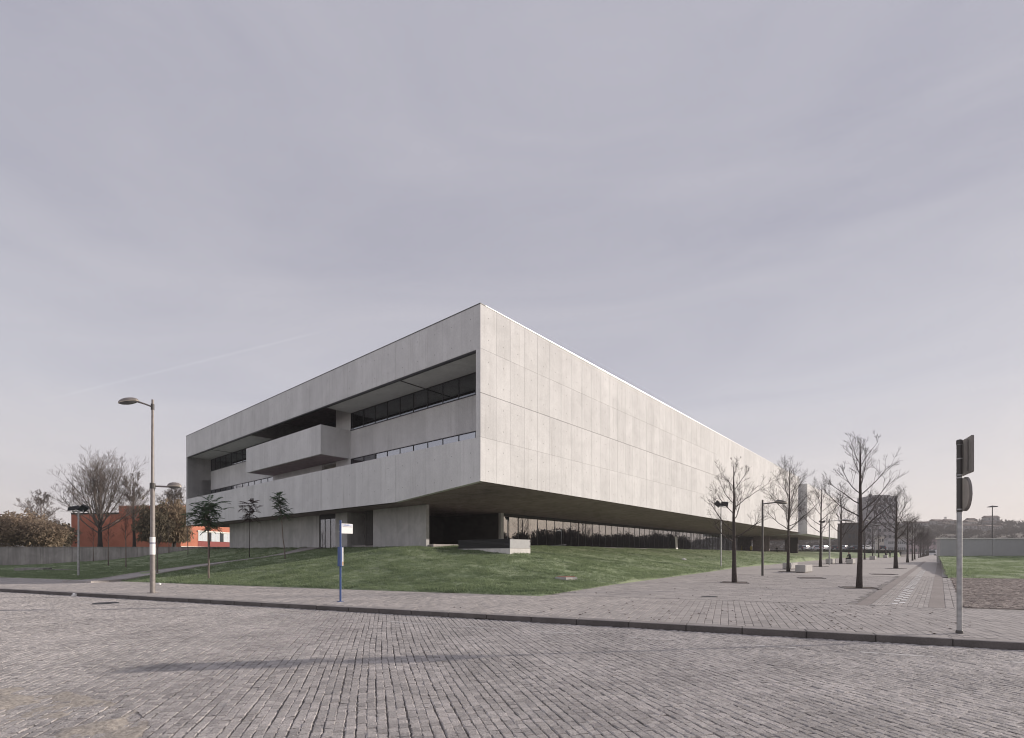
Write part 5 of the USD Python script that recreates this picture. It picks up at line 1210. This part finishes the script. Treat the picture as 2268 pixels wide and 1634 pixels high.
hill_px = [(1650, 1190), (1780, 1182), (1900, 1172), (1990, 1166), (2030, 1166), (2082, 1163.5), (2113, 1167), (2135, 1166), (2150, 1163), (2171, 1161), (2210, 1163), (2300, 1166), (2480, 1172), (2800, 1180)]
def hill_mesh(px_list, Y0, Y1, seed, zfoot=0.0):
    xs = np.array([p[0] for p in px_list]); ys = np.array([p[1] for p in px_list]); pp = np.arange(xs[0], xs[-1], 4.0)
    top = np.interp(pp, xs, ys); rows = 14; V = []
    for i in range(rows + 8):
        s = i / rows; Y = Y0 + (Y1 - Y0) * s
        z = (Wz(top, Y1)) * (np.sin(min(s, 1) * np.pi / 2) ** 1.1 if s <= 1 else max(.2, 1 - (s - 1) * .8)) + zfoot * (1 - min(s, 1))
        x = K(pp) * Y; z = z + (meshkit.fbm(np.stack([x * .02, np.full_like(x, Y * .02), 0 * x], -1), 4, seed) - .5) * 7 * min(1, s * 2) * (1 if s < .92 else .25)
        V.append(np.column_stack([x, np.full_like(x, Y), z]))
    V = np.array(V); n, m = V.shape[:2]; i = np.arange(n - 1)[:, None] * m; j = np.arange(m - 1)[None]
    q = np.stack([i + j, i + j + 1, i + m + j + 1, i + m + j], -1).reshape(-1, 4)
    return V, (V.reshape(-1, 3), np.vstack([q[:, [0, 1, 2]], q[:, [0, 2, 3]]]))
hill = thing('hill', None, None, kind='structure')
HV, hm_ = hill_mesh(hill_px, 300, 470, 9, 1.0); obj('slope', hm_, 'wood_hill', hill, smooth=True)
hl = thing('hill', None, None, kind='structure')
HV2, hm2 = hill_mesh([(-900, 1190), (-300, 1180), (-60, 1176), (60, 1178), (140, 1170), (230, 1176), (420, 1186)], 220, 420, 12, 2.0); obj('slope', hm2, 'wood_hill', hl, smooth=True)
# wood on the slope: thousands of leaf sprays, one mass
r = np.random.default_rng(31); pick = HV[1:14].reshape(-1, 3); m = MB()
sel = pick[r.integers(0, len(pick), 900)]
for i, p in enumerate(sel):
    w = r.uniform(2.0, 4.5); vv, ff = cloud(70, p + [r.normal(0, 3), r.normal(0, 3), w * .4], (w, w, w * .8), 1.3, int(r.integers(0, 9999)), 0, .3); m.add(vv, ff)
wd = obj('wood', m.mesh(), 'wood_leaf'); tag(wd, 'dark brown leafless wood covering the far hill', 'wood', kind='stuff')
# village houses on the hill
r = np.random.default_rng(77)
first = None
for i in range(26):
    px = r.uniform(2085, 2225) if i < 20 else r.uniform(2000, 2080); c = int((px - hill_px[0][0]) / 4); rowi = int(r.integers(7, 14)); p = HV[rowi, c]
    if first is None:
        first = thing('hill_house', 'small pale house on the far wooded hillside', 'house', p, r.uniform(-25, 25), 'houses on the far hillside')
        obj('wall', cbox(-4.5, 4.5, -3.5, 3.5, -3, 5.4, .05), 'house_wall', first)
        obj('roof', prism([(-4.0, 5.41), (4.0, 5.41), (0, 7.2)], 'x', -4.9, 4.9), 'roof_tile', first)
        for z in (1.0, 3.4):
            for x_ in (-3, 0, 3): obj('window', bx(x_ - .5, x_ + .5, -3.56, -3.503, z, z + 1.3), 'window_dark', first)
    else: dup(first, 'hill_house', 'small pale house on the far wooded hillside', 'house', p, r.uniform(-25, 25), 'houses on the far hillside', scale=(r.uniform(.5, 1.3), r.uniform(.5, .8), r.uniform(.45, .85)))
tm_ = HV[13, int((2097 - hill_px[0][0]) / 4)]
rm = thing('radio_mast', 'small lattice radio mast on the crest of the far hill', 'mast', tm_)
for a in range(3): obj('leg', MB().tube([(1.0 * math.cos(a * 2.09), 1.0 * math.sin(a * 2.09), -1), (.5 * math.cos(a * 2.09), .5 * math.sin(a * 2.09), 7.5)], .14, 5).mesh(), 'grey_render', rm)
for z in (1.5, 3.5, 5.5, 7): obj('ring', revolve([(.75, z), (1.05, z + .1), (1.05, z + .5), (.75, z + .6)], 10), 'grey_render', rm)

# trees mirrored in the glass hall: they stand across the plaza, outside the picture on the right
wt = None
r = np.random.default_rng(8)
wl_lab = 'dark leafy tree of the row standing across the plaza beyond the sign post'
for i in range(23):
    y = 30 + i * 5.6; x = max(78, 1.045 * y + 5.5) + r.uniform(0, 2.5); s = r.uniform(.85, 1.15) * (.80 + .012 * i)
    if wt is None:
        wt = thing('leafy_tree', wl_lab, 'tree', (x, y, -.6), 0, 'dark trees across the plaza')
        obj('trunk', MB().tube([(0, 0, 0), (.1, 0, 3), (0, 0, 7)], [.3, .24, .1], 9).mesh(), 'bark', wt, smooth=True); obj('crown', cloud(7000, (0, 0, 5.6), (4.2, 4.2, 4.8), .5, 55, 0, .3), 'wood_leaf', wt)
    else: dup(wt, 'leafy_tree', wl_lab, 'tree', (x, y, -.6), 40 * i, 'dark trees across the plaza', scale=s)

# ------------------------------------------------------------------ small things on the ground
def mound(n, rx, ry, h, seed):
    r = np.random.default_rng(seed); m = MB()
    m.add([(0, 0, h)] + [(rx * math.cos(a) * r.uniform(.7, 1.2), ry * math.sin(a) * r.uniform(.7, 1.2), 0) for a in np.arange(n) / n * 6.283], [(0, 1 + i, 1 + (i + 1) % n) for i in range(n)]); return m.mesh()
p = on(lambda x, y: ROAD + 0 * x, 234, 1336)
mc = thing('manhole_cover', 'dark round cast iron manhole cover in the setts at the left', 'manhole cover', p); obj('cover', revolve([(.001, .014), (.30, .014), (.31, .008)], 24), 'black_iron', mc); obj('ring', revolve([(.32, .006), (.32, .016), (.38, .016), (.39, .0)], 24), 'black_iron', mc)
p = on(lambda x, y: ROAD + 0 * x, 1074, 1369.5)
dg = thing('drain_grate', 'rust dark drain grate in the gutter at the kerb', 'drain', p, math.degrees(math.atan2(KE[1], KE[0])))
obj('frame', bx(-.32, .32, -.17, .17, -.03, .006), 'black_iron', dg)
for x_ in np.arange(-.27, .28, .06): obj('bar', bx(x_ - .015, x_ + .015, -.14, .14, .0065, .016), 'dead_leaf', dg)
for (px, py, sz, nm, lab, mat, hgt) in [(173, 1318.5, .16, 'litter', 'crumpled white litter lying in the gutter at the left', 'litter', 'road'), (1515, 1239, .22, 'litter', 'small scrap of white litter on the sunlit lawn', 'litter', 'lawn'), (352, 1294, .10, 'litter', 'tiny white scrap at the front edge of the lawn by the young tree', 'litter', 'lawn')]:
    p = on((lambda x, y: ROAD + 0 * x) if hgt == 'road' else h_lawn_rough1 if False else (lambda x, y: float(h_lawn(x, y)) + .1), px, py)
    t = thing(nm, lab, 'litter', p + np.array([0, -.12 if hgt == 'road' else 0, .02])); o = trimesh.creation.icosphere(2, sz); o.vertices *= (0.6 + .8 * meshkit.noise(o.vertices * 14, 3))[:, None] * [1, .7, .55]; obj('paper', o, mat, t)
p = on(lambda x, y: float(h_lawn(x, y)) + .12, 1254, 1279)
cv = thing('inspection_cover', 'low concrete inspection cover with a terracotta slab set in the lawn', 'cover', p, BROT - 8); obj('rim', cbox(-.45, .45, -.38, .38, -.3, .03, .015), 'bench_c', cv); obj('slab', cbox(-.36, .36, -.30, .30, .032, .07, .01), 'terracotta', cv)
p = on(lambda x, y: float(h_lawn(x, y)), 60, 1264)
st = thing('lawn_step', 'long low concrete slab lying on the left lawn before the garden wall', 'slab', (p[0], p[1], p[2])); obj('slab', cbox(-.8, 2.0, -.5, .5, -.2, .30, .02), 'wall_old', st); obj('edging', bx(2.0, 9.0, .1, .3, -.2, .16), 'wall_old', st)
p = PL(1571, 1321); mcv = thing('paving_cover', 'small dark iron cover in the paving before the knobbly bare tree', 'cover', p + np.array([0, 0, .004]), math.degrees(math.atan2(KE[1], KE[0]))); obj('lid', bx(-.26, .26, -.2, .2, 0, .004), 'black_iron', mcv); obj('frame', bx(-.30, .30, -.24, .24, -.01, -.0005), 'joint', mcv)
lf_ = MB(); r = np.random.default_rng(4)
for i in range(420):
    if i < 220: px, py = r.uniform(1250, 1900), r.uniform(1258, 1400)
    else: px, py = r.uniform(780, 2150), r.uniform(1345, 1420)
    p = PL(px, py)
    u_, q_ = uq(p[0], p[1])
    if q_ < .4 or contains_xy(lawn_poly, p[0], p[1]) or p[1] > 60: continue
    a, s = r.uniform(0, 6.28), r.uniform(.02, .05); d = np.array([math.cos(a), math.sin(a), 0]) * s; e = np.array([-d[1], d[0], 0]) * .6
    lf_.add([p + [0, 0, .012] - d, p + [0, 0, .012 + s * .5] + e, p + [0, 0, .014] + d, p + [0, 0, .012 + s * .3] - e], [(0, 1, 2), (0, 2, 3)])
fl_ = obj('fallen_leaves', lf_.mesh(), 'dead_leaf'); tag(fl_, 'dry fallen leaves scattered over the paving', 'leaves', kind='stuff')
# sandy grit swept into the near left corner of the road
sp = Polygon([on(lambda x, y: ROAD + 0 * x, *p)[:2] for p in [(-60, 1500), (40, 1508), (120, 1530), (200, 1545), (290, 1566), (330, 1600), (300, 1660), (-60, 1680)]])
sv, sf = patch(sp, .05, lambda x, y: ROAD - .028 + .05 * np.clip(meshkit.fbm(np.stack([x * 2.2, y * 2.2, 0 * x], -1), 4, 21) * 2.4 - .80 + .35 * (meshkit.noise(np.stack([x * 14, y * 14, 0 * x], -1), 6) - .5), 0, 1) + 0.012 * meshkit.noise(np.stack([x * 22, y * 22, 0 * x], -1), 2))
sd = obj('sand', (sv, sf), 'sand', smooth=True); tag(sd, 'sandy grit spread over the setts in the near left corner', 'sand', kind='stuff')
p = B(92, 8.3, PZ); yb_ = thing('yellow_marker', 'small rounded yellow object standing at the foot of the far glass', 'marker', p); o = trimesh.creation.icosphere(2, 1); o.vertices *= [.28, .2, .5]; o.apply_translation((0, 0, .55)); obj('shell', o, 'yellow', yb_, smooth=True); obj('foot', trimesh.creation.cylinder(.18, .08, sections=12).apply_translation((0, 0, .04)), 'black_iron', yb_)

# ------------------------------------------------------------------ thin winter haze over everything
M['haze'] = usdkit.material(stage, LOOKS + '/haze_air', {'v': ('principled_volume', {'color': (0.86, 0.85, 0.88), 'density': 0.00036, 'anisotropy': 0.2})}, [], volume='v.volume')
hz = obj('haze', trimesh.creation.box(bounds=[(-1215, -315, -1.8), (1215, 915, 64)]), 'haze'); tag(hz, 'thin winter haze softening the far buildings and hill', 'haze', kind='stuff')
